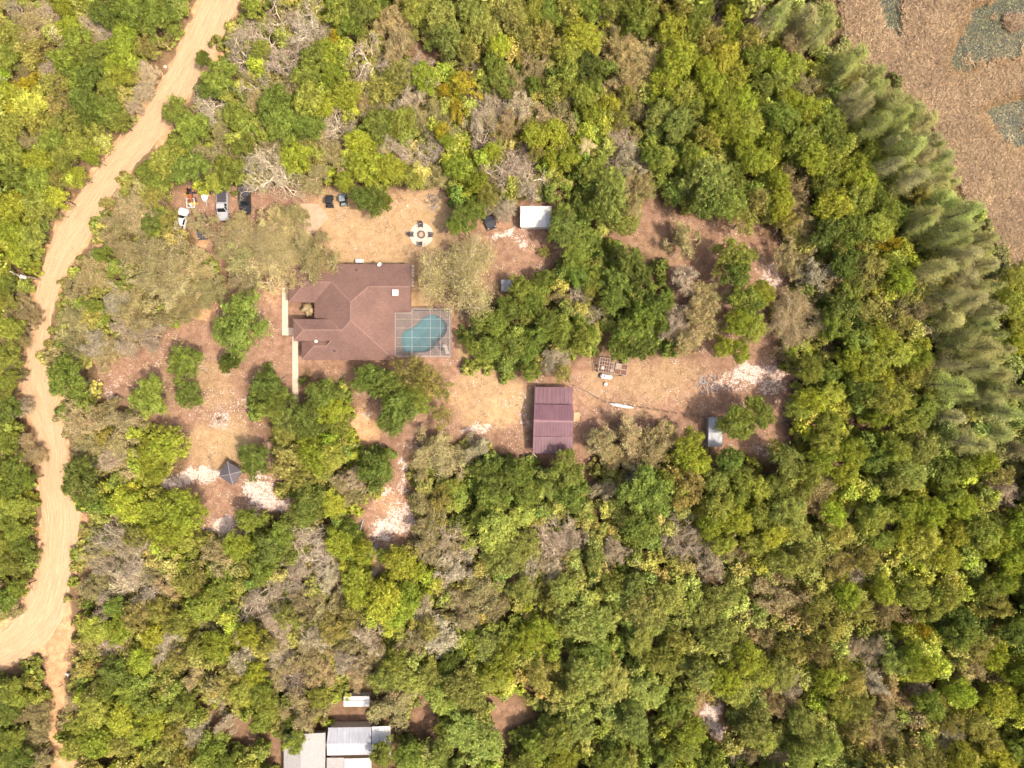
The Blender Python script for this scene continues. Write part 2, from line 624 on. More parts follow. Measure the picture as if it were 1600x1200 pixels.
WHITE = [(298, 744, 48, 18), (275, 755, 22, 12), (330, 735, 20, 10), (345, 824, 38, 18), (408, 768, 36, 28), (430, 790, 26, 16, 0.9), (395, 800, 25, 14, .6),
         (1165, 585, 42, 17), (1205, 590, 34, 26, 0.75), (1140, 600, 30, 16, 0.7), (786, 362, 18, 10), (805, 370, 16, 9, 0.8), (820, 382, 12, 14, 0.8), (740, 372, 14, 6, 0.7),
         (1205, 430, 26, 20, 0.8), (1192, 440, 18, 14, 0.8), (600, 765, 25, 14, 0.8), (605, 828, 32, 16), (622, 812, 18, 30, .85), (628, 740, 10, 40, 0.8), (640, 690, 26, 10, 0.7),
         (742, 668, 28, 9, 0.85), (1113, 1118, 20, 25), (1122, 1145, 16, 20), (172, 622, 18, 22, 0.75), (180, 600, 14, 30, .55), (320, 640, 44, 26, 0.5), (384, 636, 26, 20, 0.62),
         (344, 656, 19, 16, 0.75), (818, 640, 12, 40, 0.6), (572, 645, 12, 12, 0.7), (587, 870, 8, 14, .9), (584, 895, 9, 14, 0.9), (1195, 700, 22, 18, 0.75), (978, 325, 10, 12, 0.7),
         (440, 660, 12, 30, 0.6), (435, 700, 8, 30, 0.6), (250, 720, 14, 10, .6), (985, 440, 6, 5, .5), (940, 575, 22, 10, .4), (660, 322, 30, 14, 0.45), (625, 318, 25, 14, 0.45),
         (400, 480, 20, 40, 0.45), (1090, 1085, 14, 10, .7), (660, 690, 30, 10, .6), (1018, 620, 40, 18, 0.4), (815, 360, 30, 30, 0.5), (170, 640, 14, 12, .6)]
GREEN = [(632, 405, 60, 6, 0.9), (668, 440, 18, 40, 0.6), (300, 590, 50, 40, 0.4), (350, 690, 40, 30, 0.5), (740, 560, 22, 60, 0.45), (1050, 580, 50, 20, 0.4),
         (1030, 400, 50, 40, 0.25), (215, 150, 40, 120, 0.3), (60, 420, 30, 60, 0.5), (560, 320, 60, 20, .3)]


def clear_mask(x, y):
    m = poly_soft(x, y, YARD, 7)
    m = np.maximum(m, poly_soft(x, y, FIELD, 8))
    for g in GAPS: m = np.maximum(m, 0.75 * poly_soft(x, y, g, 8))
    return m


def road_dist(x, y):
    """signed: < 0 inside the road, in px"""
    best = np.full(np.shape(x), 1e9)
    for i in range(len(ROAD) - 1):
        (ax, ay), (bx, by) = ROAD[i], ROAD[i + 1]
        vx, vy = bx - ax, by - ay
        t = np.clip(((x - ax) * vx + (y - ay) * vy) / (vx * vx + vy * vy), 0, 1)
        w = ROAD_W[i] * (1 - t) + ROAD_W[i + 1] * t
        best = np.minimum(best, np.hypot(x - ax - t * vx, y - ay - t * vy) - w)
    return best


# ------------------------------------------------------------------ ground sheet
def ground_material():
    m, nt, ns, ls = new_mat('ground_soil')
    pos = position(ns)
    def att(name):
        a = ns.new('ShaderNodeAttribute'); a.attribute_name = name
        s = ns.new('ShaderNodeSeparateColor')
        ls.new(a.outputs['Color'], s.inputs[0])
        return s.outputs
    a1, a2 = att('mask_one'), att('mask_two')
    nb = noise(ns, ls, 0.12, 3, 0.6, pos)
    nm = noise(ns, ls, 0.9, 4, 0.65, pos)
    nf = noise(ns, ls, 5.0, 3, 0.7, pos)
    nq = noise(ns, ls, 2.2, 4, 0.75, pos)
    ns_ = noise(ns, ls, 1.6, 5, 0.85, pos)
    # forest floor: dead leaves, reddish brown
    forest = mixc(ns, ls, smooth(ns, ls, nm, 0.3, 0.7), (0.085, 0.050, 0.030), (0.20, 0.115, 0.070))
    litter = mixc(ns, ls, smooth(ns, ls, nm, 0.3, 0.7), (0.220, 0.124, 0.080), (0.340, 0.207, 0.138))
    c = mixc(ns, ls, a2[0], forest, litter)
    # moss / thin green grass
    gfac = math_n(ns, ls, 'MULTIPLY', a2[1], smooth(ns, ls, nq, 0.35, 0.62))
    c = mixc(ns, ls, gfac, c, (0.17, 0.155, 0.045))
    # dry lawn
    lawn = mixc(ns, ls, smooth(ns, ls, nm, 0.32, 0.68), (0.335, 0.220, 0.118), (0.455, 0.305, 0.168))
    lawn = mixc(ns, ls, math_n(ns, ls, 'MULTIPLY', smooth(ns, ls, nb, 0.48, 0.66), 0.6), lawn, (0.29, 0.205, 0.10))
    lf = math_n(ns, ls, 'ADD', a1[0], math_n(ns, ls, 'MULTIPLY', math_n(ns, ls, 'SUBTRACT', nq, 0.5), 0.9))
    c = mixc(ns, ls, math_n(ns, ls, 'MULTIPLY', smooth(ns, ls, lf, 0.25, 0.75), smooth(ns, ls, a1[0], 0.02, 0.2)), c, lawn)
    # bare orange-tan dirt
    dirt = mixc(ns, ls, smooth(ns, ls, nm, 0.3, 0.7), (0.43, 0.245, 0.125), (0.60, 0.375, 0.205))
    df = math_n(ns, ls, 'ADD', a1[2], math_n(ns, ls, 'MULTIPLY', math_n(ns, ls, 'SUBTRACT', nq, 0.5), 0.9))
    c = mixc(ns, ls, math_n(ns, ls, 'MULTIPLY', smooth(ns, ls, df, 0.3, 0.7), smooth(ns, ls, a1[2], 0.02, 0.2)), c, dirt)
    # white sand and limestone chips
    sf = math_n(ns, ls, 'ADD', a1[1], math_n(ns, ls, 'MULTIPLY', math_n(ns, ls, 'SUBTRACT', ns_, 0.5), 3.2))
    sfac = math_n(ns, ls, 'MULTIPLY', smooth(ns, ls, sf, 0.62, 0.95), smooth(ns, ls, a1[1], 0.03, 0.3))
    sand = mixc(ns, ls, smooth(ns, ls, nf, 0.3, 0.7), (0.50, 0.38, 0.315), (0.74, 0.62, 0.55))
    c = mixc(ns, ls, sfac, c, sand)
    # marsh mud
    mud = mixc(ns, ls, smooth(ns, ls, nm, 0.3, 0.7), (0.16, 0.10, 0.06), (0.30, 0.20, 0.13))
    c = mixc(ns, ls, a2[2], c, mud)
    # fine grain and scattered pale litter in the open
    c = mixc(ns, ls, 1.0, c, mixc(ns, ls, smooth(ns, ls, nf, 0.25, 0.75), (0.80, 0.79, 0.78), (1.18, 1.18, 1.18)), 'MULTIPLY')
    c = mixc(ns, ls, 1.0, c, mixc(ns, ls, smooth(ns, ls, nb, 0.3, 0.7), (0.84, 0.84, 0.84), (1.12, 1.12, 1.12)), 'MULTIPLY')
    vo = ns.new('ShaderNodeTexVoronoi')
    vo.inputs['Scale'].default_value = 1.7
    ls.new(pos, vo.inputs['Vector'])
    chip = math_n(ns, ls, 'LESS_THAN', vo.outputs['Distance'], 0.17)
    chip = math_n(ns, ls, 'MULTIPLY', chip, math_n(ns, ls, 'MULTIPLY', a2[0], smooth(ns, ls, nb, 0.4, 0.6)))
    chip = math_n(ns, ls, 'MULTIPLY', chip, 0.3)
    c = mixc(ns, ls, chip, c, (0.62, 0.48, 0.38))
    b = ns.new('ShaderNodeBsdfPrincipled')
    ls.new(c, b.inputs['Base Color'])
    b.inputs['Roughness'].default_value = 0.95
    b.inputs['Specular IOR Level'].default_value = 0.1
    bp = ns.new('ShaderNodeBump')
    bp.inputs['Strength'].default_value = 0.7
    bp.inputs['Distance'].default_value = 0.12
    ls.new(nq, bp.inputs['Height'])
    ls.new(bp.outputs[0], b.inputs['Normal'])
    o = ns.new('ShaderNodeOutputMaterial')
    ls.new(b.outputs[0], o.inputs[0])
    return m


def build_ground():
    step = 0.5
    xs = np.concatenate([[-4000, -1200, -400, -180], np.arange(-110, 110.01, step), [180, 400, 1200, 4000]])
    ys = np.concatenate([[-4000, -1200, -400, -150], np.arange(-88, 88.01, step), [150, 400, 1200, 4000]])
    X, Y = np.meshgrid(xs, ys)
    px, py = X / S + 800, -Y / S + 600
    wx, wy = warp(px, py)
    m1 = np.zeros((*X.shape, 4)); m2 = np.zeros((*X.shape, 4))
    m1[..., 0] = blobs(wx, wy, LAWN)
    m1[..., 1] = blobs(wx, wy, WHITE)
    trk = np.clip(1.3 - poly_dist(wx, wy, TRACK) / 24, 0, 0.95)
    verge = np.clip(1.0 - road_dist(wx, wy) / 8, 0, 0.9)
    m1[..., 2] = np.maximum.reduce([blobs(wx, wy, DIRT), trk, verge])
    cm = clear_mask(wx, wy)
    m2[..., 0] = np.maximum(cm, 0.55 * np.clip(1.4 - road_dist(wx, wy) / 28, 0, 1))
    m2[..., 1] = np.maximum(blobs(wx, wy, GREEN), 0.35 * (1 - cm))
    m2[..., 2] = poly_soft(wx, wy, MARSH, 10)
    m1[..., 3] = 1; m2[..., 3] = 1
    Z = np.zeros_like(X)
    deck = in_poly(X, Y, [tuple(P(a, b)[:2]) for a, b in DECK])
    ny, nx = X.shape
    V = np.stack([X, Y, Z], -1).reshape(-1, 3)
    idx = np.arange(nx * ny).reshape(ny, nx)
    F = np.stack([idx[:-1, :-1], idx[:-1, 1:], idx[1:, 1:], idx[1:, :-1]], -1).reshape(-1, 4)
    dk = deck.reshape(-1)[F].all(1)
    F = F[~dk]
    me = np_mesh('ground', V, F, ground_material(), {'mask_one': m1.reshape(-1, 4), 'mask_two': m2.reshape(-1, 4)})
    tag(link_mesh('ground', me), 'leaf littered sandy ground of the clearing and the woods', None, None, 'structure')


build_ground()


# ------------------------------------------------------------------ sand road
def road_material():
    m, nt, ns, ls = new_mat('road_sand')
    pos = position(ns)
    a = ns.new('ShaderNodeAttribute'); a.attribute_name = 'lane'
    sp = ns.new('ShaderNodeSeparateColor'); ls.new(a.outputs['Color'], sp.inputs[0])
    cb = ns.new('ShaderNodeCombineXYZ')
    ls.new(math_n(ns, ls, 'MULTIPLY', sp.outputs[0], 26.0), cb.inputs[0])
    ls.new(math_n(ns, ls, 'MULTIPLY', sp.outputs[1], 12.0), cb.inputs[1])
    n1 = noise(ns, ls, 1.0, 5, 0.7, cb.outputs[0])
    nb = noise(ns, ls, 0.15, 5, 0.6, pos)
    nf = noise(ns, ls, 4.0, 5, 0.7, pos)
    c = mixc(ns, ls, smooth(ns, ls, n1, 0.32, 0.68), (0.425, 0.275, 0.160), (0.55, 0.372, 0.228))
    c = mixc(ns, ls, math_n(ns, ls, 'MULTIPLY', smooth(ns, ls, nb, 0.45, 0.7), 0.6), c, (0.47, 0.30, 0.17))
    c = mixc(ns, ls, 1.0, c, mixc(ns, ls, smooth(ns, ls, nf, 0.3, 0.7), (0.9, 0.9, 0.9), (1.08, 1.08, 1.08)), 'MULTIPLY')
    b = ns.new('ShaderNodeBsdfPrincipled')
    ls.new(c, b.inputs['Base Color'])
    b.inputs['Roughness'].default_value = 0.95
    b.inputs['Specular IOR Level'].default_value = 0.1
    bp = ns.new('ShaderNodeBump')
    bp.inputs['Strength'].default_value = 0.6
    bp.inputs['Distance'].default_value = 0.15
    ls.new(n1, bp.inputs['Height'])
    ls.new(bp.outputs[0], b.inputs['Normal'])
    o = ns.new('ShaderNodeOutputMaterial')
    ls.new(b.outputs[0], o.inputs[0])
    return m


def catmull(pts, per=14):
    pts = [np.array(p, float) for p in pts]
    out = []
    for i in range(len(pts) - 1):
        p0 = pts[max(i - 1, 0)]; p1 = pts[i]; p2 = pts[i + 1]; p3 = pts[min(i + 2, len(pts) - 1)]
        for k in range(per):
            t = k / per
            out.append(0.5 * ((2 * p1) + (-p0 + p2) * t + (2 * p0 - 5 * p1 + 4 * p2 - p3) * t * t + (-p0 + 3 * p1 - 3 * p2 + p3) * t ** 3))
    out.append(pts[-1])
    return np.array(out)


def build_road():
    c = catmull([(x, y, w) for (x, y), w in zip(ROAD, ROAD_W)], 16)
    n = len(c)
    d = np.gradient(c[:, :2], axis=0)
    d /= np.linalg.norm(d, axis=1)[:, None]
    nrm = np.stack([-d[:, 1], d[:, 0]], 1)
    s = np.concatenate([[0], np.cumsum(np.linalg.norm(np.diff(c[:, :2], axis=0), axis=1))])
    W = 22
    lat = np.linspace(-1, 1, W)
    V, A = [], []
    r = np.random.default_rng(3)
    jl, jr = r.normal(0, 0.9, n), r.normal(0, 0.9, n)
    jl = np.convolve(jl, np.ones(2) / 2, 'same'); jr = np.convolve(jr, np.ones(2) / 2, 'same')
    for i in range(n):
        for t in lat:
            w = c[i, 2] + (jr[i] if t > 0 else jl[i]) * abs(t)
            q = c[i, :2] + nrm[i] * t * w
            # shallow wheel ruts and a low sand berm at both edges
            z = 0.05 - 0.045 * (math.exp(-((abs(t) - 0.38) / 0.12) ** 2)) + 0.07 * math.exp(-((abs(t) - 0.92) / 0.05) ** 2) * (0.6 + 0.4 * math.sin(i * 0.9 + t * 3))
            if abs(t) > 0.99: z = 0.006
            p = P(q[0], q[1])
            V.append((p.x, p.y, z))
            A.append((t * 0.5 + 0.5, s[i] / 400.0, 0, 1))
    F = []
    for i in range(n - 1):
        for j in range(W - 1):
            a = i * W + j
            F.append((a, a + 1, a + W + 1, a + W))
    V = np.array(V)
    # make faces look up
    v0, v1, v2 = V[F[0][0]], V[F[0][1]], V[F[0][2]]
    if np.cross(v1 - v0, v2 - v0)[2] < 0:
        F = [f[::-1] for f in F]
    me = np_mesh('road', V, F, road_material(), {'lane': np.array(A)}, smooth=True)
    tag(link_mesh('road', me), 'pale sandy dirt road bending down the left side', None, None, 'structure')


build_road()


# ------------------------------------------------------------------ instanced stuff helper (geometry nodes)
def instancer(name, pts, cols, scl, rot, templates, label, tilt=0.0):
    """one object that draws many small copies of the templates (never linked to the scene)"""
    coll = bpy.data.collections.new(name + '_templates')
    for t in templates:
        coll.objects.link(t)
    n = len(pts)
    me = bpy.data.meshes.new(name)
    me.vertices.add(n)
    me.vertices.foreach_set('co', np.asarray(pts, np.float32).ravel())
    for an, typ, key, arr in (('col', 'FLOAT_COLOR', 'color', cols), ('scl', 'FLOAT_VECTOR', 'vector', scl), ('rot', 'FLOAT_VECTOR', 'vector', rot)):
        a = me.attributes.new(an, typ, 'POINT')
        a.data.foreach_set(key, np.asarray(arr, np.float32).ravel())
    me.update()
    o = link_mesh(name, me)
    ng = bpy.data.node_groups.new(name + '_nodes', 'GeometryNodeTree')
    ng.interface.new_socket('Geometry', in_out='INPUT', socket_type='NodeSocketGeometry')
    ng.interface.new_socket('Geometry', in_out='OUTPUT', socket_type='NodeSocketGeometry')
    gi, go = ng.nodes.new('NodeGroupInput'), ng.nodes.new('NodeGroupOutput')
    ci = ng.nodes.new('GeometryNodeCollectionInfo')
    ci.inputs['Collection'].default_value = coll
    ci.inputs['Separate Children'].default_value = True
    ci.inputs['Reset Children'].default_value = True
    ip = ng.nodes.new('GeometryNodeInstanceOnPoints')
    ip.inputs['Pick Instance'].default_value = True
    def na(nm, typ):
        a = ng.nodes.new('GeometryNodeInputNamedAttribute')
        a.data_type = typ
        a.inputs[0].default_value = nm
        return a.outputs[0]
    ng.links.new(gi.outputs[0], ip.inputs['Points'])
    ng.links.new(ci.outputs[0], ip.inputs['Instance'])
    e2r = ng.nodes.new('FunctionNodeEulerToRotation')
    ng.links.new(na('rot', 'FLOAT_VECTOR'), e2r.inputs[0])
    ng.links.new(e2r.outputs[0], ip.inputs['Rotation'])
    ng.links.new(na('scl', 'FLOAT_VECTOR'), ip.inputs['Scale'])
    ng.links.new(ip.outputs[0], go.inputs[0])
    md = o.modifiers.new('scatter', 'NODES')
    md.node_group = ng
    tag(o, label, None, None, 'stuff')
    return o


def leaf_quads(C, Nn, size, asp=0.6, r=None):
    """rhombic leaves at C with normals Nn; returns V,F"""
    n = len(C)
    rnd = r.normal(size=(n, 3))
    a = np.cross(Nn, rnd)
    a /= np.linalg.norm(a, axis=1)[:, None] + 1e-9
    b = np.cross(Nn, a)
    b /= np.linalg.norm(b, axis=1)[:, None] + 1e-9
    s = size[:, None]
    bend = Nn * s * 0.25
    V = np.stack([C + a * s, C + b * s * asp - bend, C - a * s, C - b * s * asp - bend], 1).reshape(-1, 3)
    F = np.arange(4 * n).reshape(n, 4)
    return V, F


def template(name, me):
    return bpy.data.objects.new(name, me)


def bush_mesh(seed, mat, n_cl=9, n_leaf=55, ls=0.16):
    r = np.random.default_rng(seed)
    Cs, Ns, Sz, Va = [], [], [], []
    for i in range(n_cl):
        th = r.uniform(0, 6.28); rad = math.sqrt(r.uniform()) * 0.75
        c = np.array([rad * math.cos(th), rad * math.sin(th), 0.25 + 0.6 * (1 - rad) + r.uniform(-.1, .2)])
        rc = r.uniform(0.22, 0.42)
        d = r.normal(size=(n_leaf, 3)); d[:, 2] = np.abs(d[:, 2]) * 1.0 - 0.25
        d /= np.linalg.norm(d, axis=1)[:, None]
        Cs.append(c + d * rc * r.uniform(0.6, 1.05, (n_leaf, 1)))
        nn = d + r.normal(size=(n_leaf, 3)) * 0.6; nn[:, 2] += 0.5
        Ns.append(nn / np.linalg.norm(nn, axis=1)[:, None])
        Sz.append(r.uniform(0.5, 1.3, n_leaf) * ls)
        Va.append(np.clip(r.normal(0.5, 0.12) + r.normal(0, 0.15, n_leaf), 0, 1))
    C, Nn, Sz, Va = map(np.concatenate, (Cs, Ns, Sz, Va))
    V, F = leaf_quads(C, Nn, Sz, 0.6, r)
    return np_mesh('bush_leaves', V, F, mat, {'var': np.repeat(Va, 4), 'hue': np.repeat(np.clip(r.normal(0.5, 0.2, len(C)), 0, 1), 4)})


def reed_mesh(seed, n=26):
    r = np.random.default_rng(seed)
    V, F, va = [], [], []
    lean0 = r.uniform(0, 6.28)
    for i in range(n):
        bx, by = r.normal(0, 0.22, 2)
        ang = lean0 + r.normal(0, 1.3)
        le = r.uniform(0.5, 1.1); tilt = r.uniform(0.5, 1.35)
        dx, dy, dz = math.cos(ang) * math.sin(tilt), math.sin(ang) * math.sin(tilt), math.cos(tilt)
        w = r.uniform(0.02, 0.045)
        sx, sy = -math.sin(ang) * w, math.cos(ang) * w
        k = len(V)
        mx, my, mz = bx + dx * le * 0.6, by + dy * le * 0.6, dz * le * 0.75
        V += [(bx - sx, by - sy, 0), (bx + sx, by + sy, 0), (mx + sx, my + sy, mz), (mx - sx, my - sy, mz),
              (bx + dx * le + sx * .3, by + dy * le + sy * .3, max(0.03, dz * le * 0.85)), (bx + dx * le - sx * .3, by + dy * le - sy * .3, max(0.03, dz * le * 0.85))]
        F += [(k, k + 1, k + 2, k + 3), (k + 3, k + 2, k + 4, k + 5)]
        va += [min(1, max(0, r.normal(0.5, 0.25)))] * 6
    return np_mesh('reed_tuft', np.array(V), F, M['reed'], {'var': np.array(va), 'hue': np.full(len(V), 0.5)})


def pad_mesh(seed):
    r = np.random.default_rng(seed)
    V, F, va = [], [], []
    for i in range(7):
        cx, cy = r.normal(0, 0.35, 2); rad = r.uniform(0.05, 0.13)
        k = len(V)
        for t in range(6):
            V.append((cx + rad * math.cos(t * 1.047), cy + rad * math.sin(t * 1.047), 0.012 + 0.004 * i))
        F.append(tuple(range(k, k + 6)))
        va += [float(np.clip(r.normal(0.5, 0.25), 0, 1))] * 6
    return np_mesh('lily_pads', np.array(V), F, M['reed'], {'var': np.array(va), 'hue': np.full(len(V), 0.5)})


def flake_mesh(seed):
    """a handful of dead leaves, bark chips and a tuft of dry grass"""
    r = np.random.default_rng(seed)
    n = 14
    C = np.stack([r.normal(0, 0.35, n), r.normal(0, 0.35, n), r.uniform(0.02, 0.09, n)], 1)
    Nn = r.normal(0, 0.35, (n, 3)); Nn[:, 2] = 1
    Nn /= np.linalg.norm(Nn, axis=1)[:, None]
    V, F = leaf_quads(C, Nn, r.uniform(0.05, 0.14, n), 0.55, r)
    return np_mesh('litter_flakes', V, F, M['litter'], {'var': np.repeat(np.clip(r.normal(0.5, 0.25, n), 0, 1), 4), 'hue': np.full(4 * n, 0.5)})


def build_litter():
    r = np.random.default_rng(17)
    n = 10000
    x = r.uniform(120, 1270, n); y = r.uniform(285, 920, n)
    wx, wy = warp(x, y)
    ok = (clear_mask(wx, wy) > 0.4) & (r.random(n) < 0.25 + 0.75 * (0.5 + 0.5 * Wave(41, 45)(x, y)))
    for q in ((430, 398, 650, 575), (610, 475, 710, 562), (638, 345, 680, 388), (805, 315, 868, 362), (826, 598, 900, 716), (1100, 645, 1136, 705), (335, 715, 385, 762), (455, 312, 520, 375), (438, 425, 470, 640)):
        ok &= ~((x > q[0]) & (x < q[2]) & (y > q[1]) & (y < q[3]))
    x, y = x[ok], y[ok]; n = len(x)
    pal = np.array([(0.50, 0.37, 0.26), (0.30, 0.175, 0.10), (0.20, 0.12, 0.075), (0.42, 0.29, 0.15), (0.48, 0.38, 0.30), (0.33, 0.27, 0.11)])
    col = pal[r.integers(0, 6, n)] * np.exp(r.normal(0, 0.12, (n, 1)))
    s = r.uniform(0.5, 1.3, (n, 1)) * np.ones((1, 3))
    instancer('leaf_litter', np.array([tuple(P(a, b)) for a, b in zip(x, y)]), np.concatenate([col, np.ones((n, 1))], 1), s,
              np.stack([np.zeros(n), np.zeros(n), r.uniform(0, 6.28, n)], 1), [template('flake_template', flake_mesh(800 + i)) for i in range(6)], 'dead leaves and chips strewn over the open ground')


def build_marsh():
    r = np.random.default_rng(11)
    for poly, lab in ((POND_A, 'dark lily covered marsh pool at the top right corner'), (POND_B, 'dark lily covered marsh pool at the right edge'), (POND_C, 'small murky marsh pool at the top of the reeds')):
        mx, my = sum(q[0] for q in poly) / len(poly), sum(q[1] for q in poly) / len(poly)
        grown = [(a + 6 * (a - mx) / math.hypot(a - mx, b - my), b + 6 * (b - my) / math.hypot(a - mx, b - my), 0) for a, b in poly]
        d = catmull(grown + [grown[0]], 6)[:-1]
        vs = [P(a + 2.0 * W3(a, b), b + 2.0 * W3(b, a)) + Vector((0, 0, 0.012)) for a, b, _ in d]
        bm = bmesh.new()
        f = bm.faces.new([bm.verts.new(v) for v in vs])
        if f.normal.z < 0: f.normal_flip()
        bmesh.ops.triangulate(bm, faces=[f])
        o = bm_obj('water', bm, M['pond_water'])
        tag(o, lab, None, None, 'structure')
    n = 46000
    x = r.uniform(1285, 1800, n); y = r.uniform(-190, 470, n)
    wx, wy = warp(x, y, 0.5)
    inm = in_poly(wx, wy, MARSH)
    wx2, wy2 = x + 3 * W3(x, y), y + 3 * W3(y, x)
    sd = np.full(n, -1e9)
    for q in (POND_A, POND_B, POND_C):
        sd = np.maximum(sd, poly_dist(wx2, wy2, q, True) * np.where(in_poly(wx2, wy2, q), 1, -1))
    wet = sd + r.normal(0, 1.6, n) + 2.2 * Wave(23, 16)(x, y) > -1.0
    wet &= r.random(n) > 0.006
    islet = np.hypot((x - 1581) / 11, (y - 37) / 12) < 1
    dry = inm & (~wet | islet)
    lf = 0.5 + 0.5 * Wave(21, 90)(x, y)
    def pts(mask):
        return np.array([tuple(P(a, b)) for a, b in zip(x[mask], y[mask])])
    def colour(c0, c1, mask, jit):
        t = np.clip(lf[mask] + r.normal(0, 0.25, mask.sum()), 0, 1)[:, None]
        c = np.array(c0) * (1 - t) + np.array(c1) * t
        c = c * np.exp(r.normal(0, jit, (mask.sum(), 1)))
        return np.concatenate([c, np.ones((mask.sum(), 1))], 1)
    p = pts(dry)
    cols = colour((0.43, 0.305, 0.175), (0.35, 0.24, 0.145), dry, 0.22)
    edge = np.minimum(poly_dist(x, y, POND_A, True), poly_dist(x, y, POND_B, True))[dry]
    k = (np.clip(1 - edge / 9, 0, 1) * 0.8)[:, None]
    cols[:, :3] = cols[:, :3] * (1 - k) + np.array((0.37, 0.235, 0.10)) * k
    m = len(p)
    s = r.uniform(0.7, 1.35, (m, 1)) * np.ones((1, 3))
    instancer('dry_reeds', p, cols, s, np.stack([np.zeros(m), np.zeros(m), r.uniform(0, 6.28, m)], 1),
              [template('reed_template', reed_mesh(100 + i)) for i in range(6)], 'dry brown marsh reeds filling the top right corner')
    w = np.where(inm & wet & ~islet & (r.random(n) < 0.62))[0]
    mask = np.zeros(n, bool); mask[w] = True
    p = pts(mask); m = len(p)
    cols = colour((0.11, 0.105, 0.048), (0.165, 0.14, 0.075), mask, 0.35)
    instancer('lily_pads', p, cols, r.uniform(0.7, 1.5, (m, 1)) * np.ones((1, 3)), np.stack([np.zeros(m), np.zeros(m), r.uniform(0, 6.28, m)], 1) + 0,
              [template('pad_template', pad_mesh(200 + i)) for i in range(5)], 'pale green lily pads floating on the marsh pools')


build_marsh()
build_litter()


# ------------------------------------------------------------------ main house
EZ = 3.0                      # eave height
PITCH = 0.42
UNIT = 0.25 * S * (H - EZ) / H


def T(u, v, h=0.0):
    """plan units of the house (quarter pixels) -> world point on the roof; h in the same units above the eave"""
    p = P(400 + u / 4, 300 + v / 4, EZ)
    return Vector((p.x, p.y, EZ + h * UNIT * PITCH))


def Tg(u, v, z=0.0):
    p = P(400 + u / 4, 300 + v / 4, z)
    return Vector((p.x, p.y, z))


def strip_cap(name, a, b, mat, parent, w=0.1, lift=0.035):
    """inverted-V cap along a ridge or hip from a to b"""
    a, b = Vector(a), Vector(b)
    d = (b - a).normalized()
    side = d.cross(Vector((0, 0, 1))).normalized() * w
    up = Vector((0, 0, lift))
    dn = Vector((0, 0, -w * 0.28))
    vs = []
    for p in (a, b):
        vs += [p + side + dn + up, p + up * 1.6, p - side + dn + up]
    return obj_faces(name, vs, [(0, 1, 4, 3), (1, 2, 5, 4)], mat, parent)


